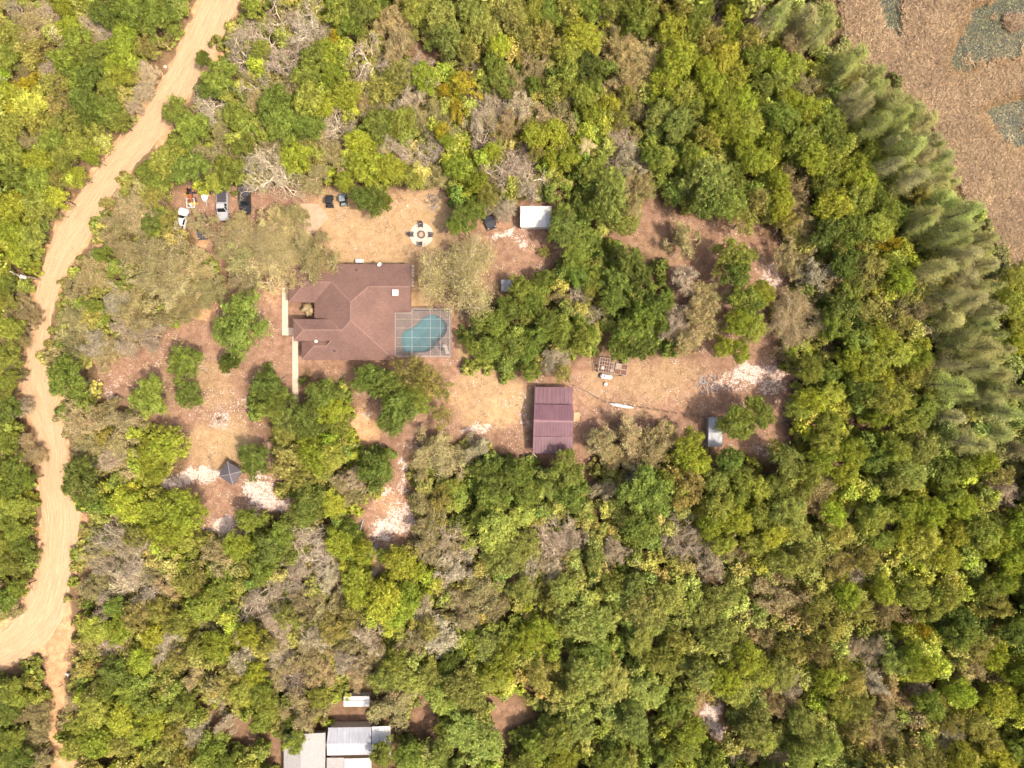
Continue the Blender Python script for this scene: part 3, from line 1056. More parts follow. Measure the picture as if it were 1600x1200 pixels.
def build_house():
    hs = root('house', 'large house with brown shingled hip roof beside the screened pool', 'house', Tg(600, 750))
    bpy.context.view_layer.update()
    inv = -hs.location
    R1, R2 = (615, 700, 250), (615, 812, 250)
    k = 250 / 238
    sp = lambda v: (1050 - v) * k
    bN, bS, bR = 800, 935, 868
    hr, he = sp(bR), sp(bS)
    uM = 365 + hr
    uE = 365 + he
    faces = {
        'north': [(205, 450, 0), (970, 450, 0), (970, 600, 150), (715, 600, 150), R1, (485, 570, 120), (325, 570, 120)],
        'porch_hip': [(205, 690, 0), (205, 450, 0), (325, 570, 120)],
        'porch_south': [(205, 690, 0), (325, 570, 120), (485, 570, 120), (365, 690, 0)],
        'west': [(365, 690, 0), (485, 570, 120), R1, R2, (uM, bR, hr), (uE, bN, he), (uE - 6, 815, he - 6), (365, 815, 0)],
        'entry_north': [(250, bN, he), (uE, bN, he), (uM, bR, hr), (318, bR, hr)],
        'entry_hip': [(250, bS, he), (250, bN, he), (318, bR, hr)],
        'south': [(285, 1050, 0), (865, 1050, 0), R2, (uM, bR, hr), (318, bR, hr), (250, bS, he), (480, bS, he), (447, 965, sp(965)), (372, 965, sp(965))],
        'east': [(865, 1050, 0), (865, 750, 0), (715, 600, 150), R1, R2],
        'wing_south': [(865, 750, 0), (970, 750, 0), (970, 600, 150), (715, 600, 150)],
        'small_hip': [(285, 935, 0), (285, 1050, 0), (372, 965, sp(965)), (343, 935, 60)],
        'small_back': [(372, 965, sp(965)), (447, 965, sp(965)), (480, 935, 60), (343, 935, 60)],
        'small_rake': [(447, 965, sp(965)), (480, 935, he), (480, 935, 60)],
    }
    bm = bmesh.new()
    for nm, ps in faces.items():
        f = bm.faces.new([bm.verts.new(T(*p) + inv) for p in ps])
        f.normal_update()
        if f.normal.z < 0: f.normal_flip()
    me = bpy.data.meshes.new('roof')
    bm.to_mesh(me); bm.free()
    rf = link_mesh('roof', me, M['shingle'], hs)
    caps = [((970, 600, 150), (715, 600, 150)), ((715, 600, 150), R1), (R1, (485, 570, 120)), (R1, R2), (R2, (865, 1050, 0)), (R2, (uM, bR, hr)), ((uM, bR, hr), (318, bR, hr)),
            ((318, bR, hr), (250, bN, he)), ((318, bR, hr), (250, bS, he)), ((485, 570, 120), (325, 570, 120)), ((325, 570, 120), (205, 690, 0)), ((325, 570, 120), (205, 450, 0)),
            ((447, 965, sp(965)), (372, 965, sp(965))), ((372, 965, sp(965)), (285, 1050, 0)), ((447, 965, sp(965)), (480, bS, he))]
    for a, b in caps:
        strip_cap('ridge_cap', T(*a) + inv, T(*b) + inv, M['cap'], rf)
    # fascia boards with soffits
    low = [(205, 450), (970, 450), (970, 750), (865, 750), (865, 1050), (285, 1050), (285, 925), (365, 925), (365, 690), (205, 690)]
    ent = [(250, bN), (uE, bN), (uE - 2, bS), (250, bS)]
    def fascia(ring, h, skip=()):
        bm = bmesh.new()
        n = len(ring)
        for i in range(n):
            if i in skip: continue
            a = T(*ring[i], h) + inv; b = T(*ring[(i + 1) % n], h) + inv
            d = Vector((0, 0, -0.2)); e = Vector((0, 0, -0.004))
            bm.faces.new([bm.verts.new(q) for q in (a + e, b + e, b + d, a + d)])
        bm.faces.new([bm.verts.new(T(*q, h) + inv + Vector((0, 0, -0.2))) for q in ring])
        return bm_obj('fascia', bm, M['fascia'], hs)
    fascia(low, 0, (6, 7)); fascia(ent, he)
    # walls, set in under the eaves
    def walls(ring, z1, name='wall'):
        bm = bmesh.new()
        prism(bm, [(T(*q) + inv)[:2] for q in ring], -0.05, z1)
        return bm_obj(name, bm, M['stucco'], hs)
    walls([(224, 470), (950, 470), (950, 732), (846, 732), (846, 1030), (305, 1030), (305, 940), (385, 940), (385, 672), (224, 672)], 2.79)
    walls([(268, 818), (470, 818), (470, 918), (268, 918)], EZ + he * UNIT * PITCH - 0.21)
    g = bmesh.new()
    g.faces.new([g.verts.new(T(952, v, h) + inv) for v, h in ((468, -2), (732, -2), (600, 130))])
    bm_obj('gable_wall', g, M['stucco'], hs)
    # windows and doors on the walls
    def opening(u, v, w, z0, z1, axis, mat, name):
        c = T(u, v) + inv
        o = box_obj(name, (c.x, c.y, (z0 + z1) / 2), ((w, 0.08, z1 - z0) if axis == 'x' else (0.08, w, z1 - z0)), mat, hs)
        s = (w + 0.2, 0.06, 0.08) if axis == 'x' else (0.06, w + 0.2, 0.08)
        box_obj('sill', (c.x, c.y, z0 - 0.05), s, M['white'], o)
        return o
    for u in (520, 640, 760, 880): opening(u, 470, 1.3, 1.0, 2.2, 'x', M['glass'], 'window')
    for u in (400, 560, 700): opening(u, 1030, 1.4, 1.0, 2.2, 'x', M['glass'], 'window')
    opening(846, 860, 2.6, 0.1, 2.2, 'y', M['glass'], 'door')
    opening(268, 868, 1.1, 0.1, 2.2, 'y', M['white'], 'door')
    for v in (520, 620): opening(224, v, 1.3, 1.0, 2.2, 'y', M['glass'], 'window')
    # roof fittings: skylight box, two dark vents, white vent cap
    def on_roof(u, v, h, dz): return T(u, v, h) + inv + Vector((0, 0, dz))
    c = on_roof(880, 637, 112, 0.22)
    sk = box_obj('skylight', c, (1.0, 1.0, 0.5), M['white'], rf, bev=0.04)
    p = box_obj('pane', c + Vector((0, 0, 0.26)), (0.62, 0.62, 0.05), M['grey_metal'], rf)
    d = box_obj('vent_dome', c + Vector((0, 0, 0.34)), (0.3, 0.3, 0.14), M['white'], rf, top=(0.6, 0.6))
    for u, v, h in ((633, 491, 41), (497, 995, sp(995))):
        cyl_obj('roof_vent', on_roof(u, v, h, -0.05), on_roof(u, v, h, 0.3), 0.16, M['dark'], rf)
    cyl_obj('vent_cap', on_roof(393, 937, he, -0.3), on_roof(393, 937, he, 0.35), 0.2, M['white'], rf, r1=0.26)
    # white satellite dish on the north eave
    bm = bmesh.new()
    c = on_roof(773, 457, 6, 0.35)
    cyl(bm, c + Vector((0, 0, -0.35)), c, 0.03, n=6)
    n = 12
    axis = Vector((0.4, 0.1, 0.9)).normalized(); u_ = axis.orthogonal().normalized(); w_ = axis.cross(u_)
    ctr = bm.verts.new(c)
    ring = [bm.verts.new(c + axis * 0.1 + (u_ * math.cos(6.283 * i / n) * 0.4 + w_ * math.sin(6.283 * i / n) * 0.28)) for i in range(n)]
    for i in range(n): bm.faces.new((ctr, ring[i], ring[(i + 1) % n]))
    bm_obj('dish', bm, M['white'], rf)
    return hs


build_house()

# air conditioner on the ground behind the house
p = P(561, 407.5, 0.8)
ac = root('air_conditioner', 'white air conditioning unit on the ground at the house back wall', 'air conditioner', (p.x, p.y, 0))
box_obj('pad', (0, 0, 0.05), (1.35, 0.75, 0.1), M['concrete'], ac)
box_obj('cabinet', (0, 0, 0.5), (1.15, 0.6, 0.8), M['white'], ac, bev=0.04)
cyl_obj('fan_grille', (0.2, 0, 0.9), (0.2, 0, 0.93), 0.22, M['pale_metal'], ac)

# ------------------------------------------------------------------ pool deck, pool, cage
def poly_with_hole(name, outer, inner, z, depth, mat, parent=None):
    bm = bmesh.new()
    def loop(pts):
        vs = [bm.verts.new((p[0], p[1], z)) for p in pts]
        return [bm.edges.new((vs[i], vs[(i + 1) % len(vs)])) for i in range(len(vs))]
    e = loop(outer) + loop(inner)
    bmesh.ops.triangle_fill(bm, use_beauty=True, use_dissolve=False, edges=e)
    for f in bm.faces:
        f.normal_update()
        if f.normal.z < 0: f.normal_flip()
    be = [x for x in bm.edges if len(x.link_faces) == 1]
    r = bmesh.ops.extrude_edge_only(bm, edges=be)
    for g in r['geom']:
        if isinstance(g, bmesh.types.BMVert): g.co.z -= depth
    return bm_obj(name, bm, mat, parent)


def paver_mat():
    m, nt, ns, ls = new_mat('deck_pavers')
    pos = position(ns)
    br = ns.new('ShaderNodeTexBrick')
    br.inputs['Scale'].default_value = 1.0
    br.inputs['Brick Width'].default_value = 0.3
    br.inputs['Row Height'].default_value = 0.3
    br.inputs['Mortar Size'].default_value = 0.012
    br.inputs['Color1'].default_value = (0.255, 0.185, 0.155, 1)
    br.inputs['Color2'].default_value = (0.32, 0.232, 0.19, 1)
    br.inputs['Mortar'].default_value = (0.22, 0.16, 0.135, 1)
    ls.new(pos, br.inputs['Vector'])
    c = mixc(ns, ls, 1.0, br.outputs['Color'], mixc(ns, ls, smooth(ns, ls, noise(ns, ls, 0.7, 4, 0.6, pos), 0.3, 0.7), (0.85, 0.86, 0.88), (1.12, 1.1, 1.08)), 'MULTIPLY')
    b = ns.new('ShaderNodeBsdfPrincipled')
    ls.new(c, b.inputs['Base Color']); b.inputs['Roughness'].default_value = 0.9
    o = ns.new('ShaderNodeOutputMaterial'); ls.new(b.outputs[0], o.inputs[0])
    return m


M['pavers'] = paver_mat()
pool_pts = [tuple(P(a, b)[:2]) for a, b in catmull([(a, b, 0) for a, b in POOL] + [(*POOL[0], 0)], 3)[:-1, :2]]
deck_pts = [tuple(P(a, b)[:2]) for a, b in DECK]
tag(poly_with_hole('patio', deck_pts, pool_pts, 0.1, 0.12, M['pavers']), 'pinkish paved deck around the swimming pool', None, None, 'structure')


def build_pool():
    c = Vector((sum(p[0] for p in pool_pts) / len(pool_pts), sum(p[1] for p in pool_pts) / len(pool_pts), 0))
    sw = root('swimming_pool', 'teal bent swimming pool under the screen cage', 'swimming pool', c)
    loc = [(p[0] - c.x, p[1] - c.y) for p in pool_pts]
    n = len(loc)
    bm = bmesh.new()
    # basin walls curve into a sloping floor
    rings = []
    for k, z in ((1.0, 0.098), (1.0, -0.7), (0.9, -1.15), (0.6, -1.45), (0.25, -1.55)):
        rings.append([bm.verts.new((x * k, y * k, z - (0.5 * max(0, -x) / 4 if z < -1 else 0))) for x, y in loc])
    for a, b in zip(rings[:-1], rings[1:]):
        for i in range(n): bm.faces.new((a[i], a[(i + 1) % n], b[(i + 1) % n], b[i]))
    bm.faces.new(rings[-1])
    bm_obj('basin', bm, M['pool_plaster'], sw)
    bm = bmesh.new()
    f = bm.faces.new([bm.verts.new((x * 0.999, y * 0.999, -0.04)) for x, y in loc])
    f.normal_update()
    if f.normal.z < 0: f.normal_flip()
    bmesh.ops.triangulate(bm, faces=[f])
    me = bpy.data.meshes.new('water'); bm.to_mesh(me); bm.free()
    link_mesh('water', me, M['pool_water'], sw)
    # coping ring
    bm = bmesh.new()
    nr = []
    for i in range(n):
        a, b = Vector(loc[i - 1]), Vector(loc[(i + 1) % n])
        d = (b - a).normalized(); nv = Vector((d.y, -d.x))
        if nv.dot(Vector(loc[i])) < 0: nv = -nv
        nr.append(nv)
    o = [bm.verts.new((loc[i][0] + nr[i].x * 0.16, loc[i][1] + nr[i].y * 0.16, 0.135)) for i in range(n)]
    q = [bm.verts.new((loc[i][0] - nr[i].x * 0.03, loc[i][1] - nr[i].y * 0.03, 0.135)) for i in range(n)]
    lo = [bm.verts.new((loc[i][0] + nr[i].x * 0.16, loc[i][1] + nr[i].y * 0.16, 0.09)) for i in range(n)]
    ql = [bm.verts.new((loc[i][0] - nr[i].x * 0.03, loc[i][1] - nr[i].y * 0.03, 0.06)) for i in range(n)]
    for i in range(n):
        j = (i + 1) % n
        bm.faces.new((o[i], o[j], q[j], q[i])); bm.faces.new((lo[i], lo[j], o[j], o[i])); bm.faces.new((q[i], q[j], ql[j], ql[i]))
    bm_obj('coping', bm, M['pavers'], sw)


build_pool()


def build_cage():
    zt = 2.75
    def C(u, v, z): 
        p = P(400 + u / 4, 300 + v / 4, zt)
        return Vector((p.x, p.y, z))
    cg = root('pool_cage', 'white framed insect screen cage enclosing the pool', 'screen enclosure', C(1040, 890, 0))
    inv = -cg.location
    def beam(a, b, w=0.09):
        a, b = a + inv, b + inv
        d = b - a
        bm = bmesh.new()
        u = d.normalized()
        s = (u.cross(Vector((0, 0, 1))) if abs(u.z) < 0.9 else Vector((1, 0, 0))).normalized() * w / 2
        t = u.cross(s).normalized() * w / 2
        A = [bm.verts.new(a + x * s + y * t) for x, y in ((-1, -1), (1, -1), (1, 1), (-1, 1))]
        B = [bm.verts.new(b + x * s + y * t) for x, y in ((-1, -1), (1, -1), (1, 1), (-1, 1))]
        for i in range(4): bm.faces.new((A[i], A[(i + 1) % 4], B[(i + 1) % 4], B[i]))
        bm.faces.new(A[::-1]); bm.faces.new(B)
        return bm_obj('beam', bm, M['frame'], cg)
    ring = [(870, 757), (975, 757), (975, 732), (1212, 732), (1212, 1026), (870, 1026)]
    for i in range(6):
        beam(C(*ring[i], zt), C(*ring[(i + 1) % 6], zt))
    for u, v in ring[2:] + [(870, 893), (1090, 732), (1212, 830), (1212, 930), (1090, 1026), (975, 1026), (1150, 732)]:
        beam(C(u, v, 0.1), C(u, v, zt), 0.07)
    for v in (795, 850, 910, 966):
        beam(C(870, v, zt + 0.005), C(1212, v, zt + 0.005), 0.04)
    for u in (975, 1090, 1152):
        beam(C(u, 735, zt + 0.012), C(u, 1023, zt + 0.012), 0.055)
    beam(C(975, 740, 1.0), C(1212, 740, 1.0), 0.05)
    # screens, one per bay
    us, vs = [872, 975, 1090, 1152, 1210], [758, 795, 850, 910, 966, 1024]
    for i in range(4):
        for j in range(5):
            a, b = us[i] + 2, us[i + 1] - 2
            v0 = (735 if (j == 0 and i > 0) else vs[j]) + 2
            q = [C(a, v0, zt - 0.02) + inv, C(b, v0, zt - 0.02) + inv, C(b, vs[j + 1] - 2, zt - 0.02) + inv, C(a, vs[j + 1] - 2, zt - 0.02) + inv]
            obj_faces('screen_panel', q, [(3, 2, 1, 0)], M['screen'], cg)
    for (a, b) in (((975, 734), (1210, 734)), ((1210, 734), (1210, 1024)), ((1210, 1024), (872, 1024))):
        q = [C(*a, 0.15) + inv, C(*b, 0.15) + inv, C(*b, zt - 0.08) + inv, C(*a, zt - 0.08) + inv]
        obj_faces('side_screen', q, [(0, 1, 2, 3)], M['screen'], cg)


build_cage()


def lounger(x, y, rz, label, mat, group=None):
    p = P(x, y, 0.4)
    r = root('lounge_chair', label, 'lounge chair', (p.x, p.y, 0.1), rz, group)
    box_obj('seat', (0, -0.25, 0.33), (0.62, 1.2, 0.08), mat, r, bev=0.02)
    bm = bmesh.new()
    box(bm, (0, 0, 0), (0.62, 0.75, 0.07))
    bmesh.ops.rotate(bm, verts=bm.verts, cent=(0, 0, 0), matrix=Matrix.Rotation(math.radians(40), 3, 'X'))
    bmesh.ops.translate(bm, verts=bm.verts, vec=(0, 0.62, 0.56))
    bm_obj('backrest', bm, mat, r)
    for sx in (-0.27, 0.27):
        for sy in (-0.75, 0.3):
            cyl_obj('leg', (sx, sy, 0), (sx, sy, 0.3), 0.025, M['white'], r, n=6)


lounger(687, 541, math.radians(35), 'dark lounge chair on the pool deck nearest the cage corner', M['dark'])
lounger(697, 546, math.radians(20), 'pale lounge chair on the pool deck against the cage side', M['pale_concrete'])

# ------------------------------------------------------------------ concrete walk, pads
def slabs(name, strips, mat, label, gap=0.02):
    """strips: (x0,y0,x1,y1,n along y or x) of separate slabs under one path object"""
    bm = bmesh.new()
    first = strips[0]
    base = root(name, label, None, P((first[0] + first[2]) / 2, (first[1] + first[3]) / 2))
    base['kind'] = 'structure'
    bm.free()
    i = 0
    for (x0, y0, x1, y1, n) in strips:
        along_y = abs(y1 - y0) > abs(x1 - x0)
        for k in range(n):
            if along_y:
                a, b = (x0, y0 + (y1 - y0) * k / n), (x1, y0 + (y1 - y0) * (k + 1) / n)
            else:
                a, b = (x0 + (x1 - x0) * k / n, y0), (x0 + (x1 - x0) * (k + 1) / n, y1)
            A, B = P(*a), P(*b)
            c = (A + B) / 2 - base.location
            i += 1
            box_obj('slab', (c.x, c.y, 0.035 + 0.006 * random.random()), (abs(B.x - A.x) - gap, abs(B.y - A.y) - gap, 0.09), mat, base)
    return base


slabs('path', [(441, 430, 450, 512, 7), (441, 512, 461, 524, 2), (457, 524, 466, 640, 10)], M['concrete'], 'pale concrete walkway along the front of the house')
bm = bmesh.new()
prism(bm, [tuple(P(a, b)[:2]) for a, b in ((470, 318), (498, 319), (514, 341), (497, 358), (485, 368), (465, 372), (452, 345))], -0.02, 0.06)
tag(bm_obj('pavement', bm, M['padconc']), 'five sided pale concrete pad at the left end of the lawn', None, None, 'structure')
bm = bmesh.new()
for poly in (((559, 712), (566, 701), (580, 697), (596, 692), (598, 701), (588, 707), (574, 714), (562, 719)),):
    prism(bm, [tuple(P(a, b)[:2]) for a, b in poly], -0.02, 0.035)
tag(bm_obj('gravel_path', bm, M['gravel']), 'grey gravel patch on the trail beside the round green tree', None, None, 'structure')
bm = bmesh.new()
prism(bm, [tuple(P(a, b)[:2]) for a, b in ((589, 845), (595, 852), (588, 866), (577, 875), (570, 871), (577, 860))], -0.02, 0.035)
tag(bm_obj('gravel_path', bm, M['gravel']), 'grey gravel strip of the trail near the leaning pole', None, None, 'structure')

# stepping blocks along the house end wall
for i, y in enumerate((416, 421, 426, 431, 436, 441, 446)):
    p = P(644.5, y, 0.1)
    o = box_obj('stepping_stone', (0, 0, 0.09), (0.5 + 0.1 * (i % 2), 0.42, 0.2), M['stone'] if i % 3 else M['pale_concrete'], None, bev=0.04, rz=0.2 * (i % 3 - 1))
    o.location = (p.x, p.y, 0)
    tag(o, ['topmost', 'second', 'third', 'fourth', 'fifth', 'sixth', 'lowest'][i] + ' pale block in the row along the house end wall', 'stone block', 'pale blocks along the house end wall')

# ------------------------------------------------------------------ fire pit circle with four chairs
def build_firepit():
    c = P(658.6, 366.8)
    bm = bmesh.new()
    n = 40
    prism(bm, [(c.x + L(18.4) * math.cos(6.2832 * i / n) * (1 + 0.012 * math.sin(i * 5.1)), c.y + L(18.4) * math.sin(6.2832 * i / n)) for i in range(n)], -0.02, 0.05)
    tag(bm_obj('patio', bm, M['pale_concrete']), 'round pale patio under the fire pit chairs', None, None, 'structure')
    r = root('fire_pit', 'round stone fire pit in the middle of the pale patio', 'fire pit', (c.x, c.y, 0.05))
    for i in range(12):
        a = 6.2832 * i / 12
        b = bmesh.new()
        box(b, (0.55 * math.cos(a), 0.55 * math.sin(a), 0.17), (0.27, 0.24, 0.34), rz=a + 1.57, bev=0.03)
        bm_obj('stone', b, M['darkstone'], r)
    bm = bmesh.new()
    prism(bm, [(0.44 * math.cos(6.2832 * i / 20), 0.44 * math.sin(6.2832 * i / 20)) for i in range(20)], 0.0, 0.16)
    bm_obj('ash_bed', bm, M['padconc'], r)
    spots = [((657.3, 351.7), 0, 'dark patio chair at the top of the fire pit circle'), ((672.4, 366.8), -math.pi / 2, 'dark patio chair at the right of the fire pit circle'),
             ((656, 380.6), math.pi, 'dark patio chair at the bottom of the fire pit circle'), ((643, 366), math.pi / 2, 'dark patio chair at the left of the fire pit circle')]
    for (x, y), rz, lab in spots:
        p = P(x, y, 0.5)
        t = root('patio_chair', lab, 'chair', (p.x, p.y, 0.05), rz, 'chairs around the fire pit')
        # sits facing -y, back at +y; sloped Adirondack seat and slatted fan back
        bm = bmesh.new(); box(bm, (0, -0.02, 0.34), (0.55, 0.55, 0.05), top=(1, 1)); bm_obj('seat', bm, M['dark'], t)
        for i in range(5):
            bm = bmesh.new(); box(bm, (-0.24 + 0.12 * i, 0.36, 0.68), (0.1, 0.04, 0.78 - 0.05 * abs(i - 2)), shift=(0, 0.22)); bm_obj('slat', bm, M['dark'], t)
        for sx in (-1, 1):
            box_obj('armrest', (sx * 0.36, 0.0, 0.56), (0.13, 0.75, 0.035), M['dark'], t)
            box_obj('leg', (sx * 0.34, -0.3, 0.27), (0.07, 0.08, 0.55), M['dark'], t)
            box_obj('leg', (sx * 0.34, 0.3, 0.24), (0.07, 0.08, 0.5), M['dark'], t)


build_firepit()

# ------------------------------------------------------------------ sheds
def sheet_roof(name, quad, mat, parent, inv, ribs=10, h=0.018, thick=0.05):
    """corrugated sheet over the 3-D quad (a,b along the ridge; c,d along the eave), ribs run down the slope"""
    a, b, c, d = [Vector(q) + inv for q in quad]
    n = ribs * 4
    prof = [0, 1, 1, 0]
    nv = (b - a).cross(d - a).normalized()
    if nv.z < 0: nv = -nv
    bm = bmesh.new()
    top, bot, tl, bl = [], [], [], []
    for i in range(n + 1):
        t = i / n
        o = nv * (h * (1 if (i % 4) == 1 else 0))
        top.append(bm.verts.new(a.lerp(b, t) + o)); bot.append(bm.verts.new(d.lerp(c, t) + o))
        tl.append(bm.verts.new(a.lerp(b, t) - nv * thick)); bl.append(bm.verts.new(d.lerp(c, t) - nv * thick))
    for i in range(n):
        bm.faces.new((top[i], top[i + 1], bot[i + 1], bot[i]))
        bm.faces.new((tl[i], tl[i + 1], bl[i + 1], bl[i]))
        bm.faces.new((bot[i], bot[i + 1], bl[i + 1], bl[i]))
        bm.faces.new((top[i], top[i + 1], tl[i + 1], tl[i]))
    bm.faces.new((top[0], bot[0], bl[0], tl[0])); bm.faces.new((top[n], bot[n], bl[n], tl[n]))
    return bm_obj(name, bm, mat, parent)


def wall_box(parent, inv, x0, y0, x1, y1, z1, mat, inset=0.25, name='wall', z=None):
    A, B = P(x0, y0, z1 if z is None else z), P(x1, y1, z1 if z is None else z)
    bm = bmesh.new()
    cx, cy = (A.x + B.x) / 2 + inv.x, (A.y + B.y) / 2 + inv.y
    box(bm, (cx, cy, z1 / 2 - 0.03), (abs(B.x - A.x) - 2 * inset, abs(B.y - A.y) - 2 * inset, z1))
    return bm_obj(name, bm, mat, parent)


def build_barn():
    r = root('metal_barn', 'long metal barn with a streaked maroon gable roof and lean-tos', 'barn', P(865, 657))
    inv = -r.location
    q = lambda x, y, z: P(x, y, z)
    M_ = M['maroon']
    sheet_roof('roof_panel', (q(835, 631, 2.75), q(894.5, 632.3, 2.75), q(894.8, 605, 2.35), q(835.6, 604.5, 2.35)), M_, r, inv, 9)
    sheet_roof('roof_panel', (q(833.8, 657, 4.1), q(896, 658.4, 4.1), q(894.8, 632.5, 3.2), q(834.8, 631.6, 3.2)), M_, r, inv, 14)
    sheet_roof('roof_panel', (q(833.8, 657.1, 4.1), q(896, 658.5, 4.1), q(895, 682.5, 3.2), q(833, 681.5, 3.2)), M_, r, inv, 14)
    sheet_roof('roof_panel', (q(833, 682, 3.14), q(895, 683, 3.14), q(895, 709.5, 2.5), q(832.2, 708.3, 2.5)), M_, r, inv, 14)
    strip_cap('ridge_cap', q(833.8, 657, 4.13) + inv, q(896, 658.4, 4.13) + inv, simple_mat('maroon_cap', (0.24, 0.13, 0.14), 0.5, 0.1), r, 0.2)
    wall_box(r, inv, 834, 632, 895, 682, 3.1, M['maroon'])
    g = bmesh.new()
    for x in (836.2, 892.6):
        a, b, c = q(x, 634, 3.1) + inv, q(x, 680, 3.1) + inv, q(x, 657.5, 3.98) + inv
        g.faces.new([g.verts.new(v) for v in (a, b, c)])
    bm_obj('gable_wall', g, M['maroon'], r)
    for x, y, z in ((836.5, 606, 2.33), (865, 606, 2.33), (893.5, 606.5, 2.33), (834, 707, 2.45), (855, 707, 2.45), (875, 707, 2.45), (893.5, 707.5, 2.45)):
        a = q(x, y, z) + inv
        box_obj('post', (a.x, a.y, z / 2 - 0.03), (0.12, 0.12, z - 0.06), M['weathered'], r)
    a = q(893.6, 657.5, 3) + inv
    box_obj('door', (a.x + 0.3, a.y + 0.2, 1.05), (0.06, 1.0, 2.1), M['weathered'], r)
    # broken gutter hanging at the lower corner
    bm = bmesh.new()
    cyl(bm, q(832.4, 708, 2.4) + inv, q(839, 714.5, 1.4) + inv, 0.06, n=6)
    bm_obj('downpipe', bm, M['pale_concrete'], r)
    p = P(901, 651.5, 0.3)
    s = root('wooden_step', 'tan wooden landing step against the side of the maroon barn', 'step', (p.x, p.y, 0))
    for i in range(5): box_obj('plank', (0, -0.64 + 0.32 * i, 0.3), (1.0, 0.3, 0.05), M['freshwood'], s)
    for sx in (-0.4, 0.4):
        for sy in (-0.6, 0.6): box_obj('leg', (sx, sy, 0.135), (0.1, 0.1, 0.27), M['weathered'], s)


build_barn()


def gable_shed(name, label, x0, y0, x1, y1, ridge, ze, zr, mat, wmat, skew=0.0, ribs=6, cat='shed'):
    """gable shed with its ridge across x at photo row `ridge`"""
    r = root(name, label, cat, P((x0 + x1) / 2, (y0 + y1) / 2))
    inv = -r.location
    a, b = P(x0, ridge, zr), P(x1, ridge, zr)
    sheet_roof('roof_panel', (a, b, P(x1 + skew, y0, ze), P(x0 + skew, y0, ze)), mat, r, inv, ribs)
    dz = Vector((0, -0.002, 0))
    sheet_roof('roof_panel', (a + dz, b + dz, P(x1 - skew, y1, ze), P(x0 - skew, y1, ze)), mat, r, inv, ribs)
    strip_cap('ridge_cap', a + inv + Vector((0, 0, 0.03)), b + inv + Vector((0, 0, 0.03)), mat, r, 0.12)
    wall_box(r, inv, x0, y0, x1, y1, ze - 0.06, wmat, 0.15, z=ze)
    g = bmesh.new()
    for x in (x0 + 1.6, x1 - 1.6):
        g.faces.new([g.verts.new(P(x, y, z) + inv) for y, z in ((y0 + 2, ze - 0.06), (y1 - 2, ze - 0.06), (ridge, zr - 0.08))])
    bm_obj('gable_wall', g, wmat, r)
    c = P((x0 + x1) / 2, y1, ze) + inv
    box_obj('door', (c.x, c.y + 0.13, 0.95), (0.9, 0.05, 1.85), M['white'], r)
    return r


w = gable_shed('white_shed', 'white metal storage shed half under the green trees', 813, 322, 862, 355, 333, 2.4, 2.75, M['white_sheet'], M['white_metal'], ribs=10)
gable_shed('grey_shed', 'small grey sheet metal shed with its ridge crosswise, beside a round green tree', 1107, 652, 1129, 698, 675.5, 1.9, 2.35, M['grey_sheet'], M['grey_metal'], 0.8, 4)
gable_shed('grey_shed', 'little grey shed peeking out below the big olive oak', 783, 437, 799, 455, 445, 1.8, 2.1, M['grey_sheet'], M['grey_metal'], 0, 3)
gable_shed('white_shed', 'low white roofed shed behind the house at the bottom edge', 537, 1088, 577, 1104, 1096, 1.9, 2.15, M['white_sheet'], M['white_metal'], 0, 8)


def build_neighbour():
    r = root('neighbour_house', 'pale grey roofed house cut by the bottom edge', 'house', P(520, 1175))
    inv = -r.location
    q = lambda x, y, z: P(x, y, z)
    # shingled gable block, ridge runs down the picture
    bm = bmesh.new()
    f1 = [q(443.5, 1149, 2.7), q(470.5, 1147, 3.6), q(469, 1260, 3.6), q(443, 1260, 2.7)]
    f2 = [q(470.5, 1147, 3.6), q(508.5, 1145, 2.9), q(507.5, 1260, 2.9), q(469, 1260, 3.6)]
    for f in (f1, f2): bm.faces.new([bm.verts.new(v + inv) for v in f])
    for f in bm.faces:
        f.normal_update()
        if f.normal.z < 0: f.normal_flip()
    bmesh.ops.solidify(bm, geom=bm.faces[:], thickness=0.12)
    rf = bm_obj('shingle_roof', bm, M['pale_shingle'], r)
    wall_box(r, inv, 445, 1150, 506, 1258, 2.55, M['stucco'], 0.3)
    # metal gable wing
    sheet_roof('roof_panel', (q(510.5, 1162, 3.6), q(580, 1161.5, 3.6), q(580, 1136, 2.9), q(513, 1137, 2.9)), M['grey_sheet'], r, inv, 14)
    sheet_roof('roof_panel', (q(510.5, 1162.1, 3.6), q(580, 1161.6, 3.6), q(580, 1179, 2.9), q(511, 1180.5, 2.9)), M['pale_sheet'], r, inv, 14)
    wall_box(r, inv, 512, 1138, 579, 1179, 2.8, M['stucco'], 0.2)
    sheet_roof('porch_roof', (q(581, 1161, 3.0), q(610.5, 1160, 3.0), q(610, 1134.5, 2.7), q(581, 1135.5, 2.7)), M['white_sheet'], r, inv, 6)
    sheet_roof('porch_roof', (q(581, 1161.2, 3.0), q(610.5, 1160.2, 3.0), q(610.5, 1180, 2.7), q(581, 1180, 2.7)), M['pale_sheet'], r, inv, 6)
    for x, y in ((583, 1137), (608, 1137), (608, 1178)):
        a = q(x, y, 2.7) + inv
        box_obj('post', (a.x, a.y, 1.3), (0.1, 0.1, 2.6), M['white'], r)
    sheet_roof('lean_to_roof', (q(510.5, 1184, 2.5), q(538, 1184, 2.5), q(538, 1260, 2.3), q(510.5, 1260, 2.3)), M['pale_shingle'], r, inv, 2, h=0.01)
    sheet_roof('canopy_roof', (q(538.4, 1185.5, 2.55), q(580, 1184.5, 2.55), q(580, 1262, 2.35), q(538.4, 1262, 2.35)), M['white_sheet'], r, inv, 8)
    wall_box(r, inv, 511, 1184.5, 579, 1258, 2.2, M['stucco'], 0.25)


build_neighbour()


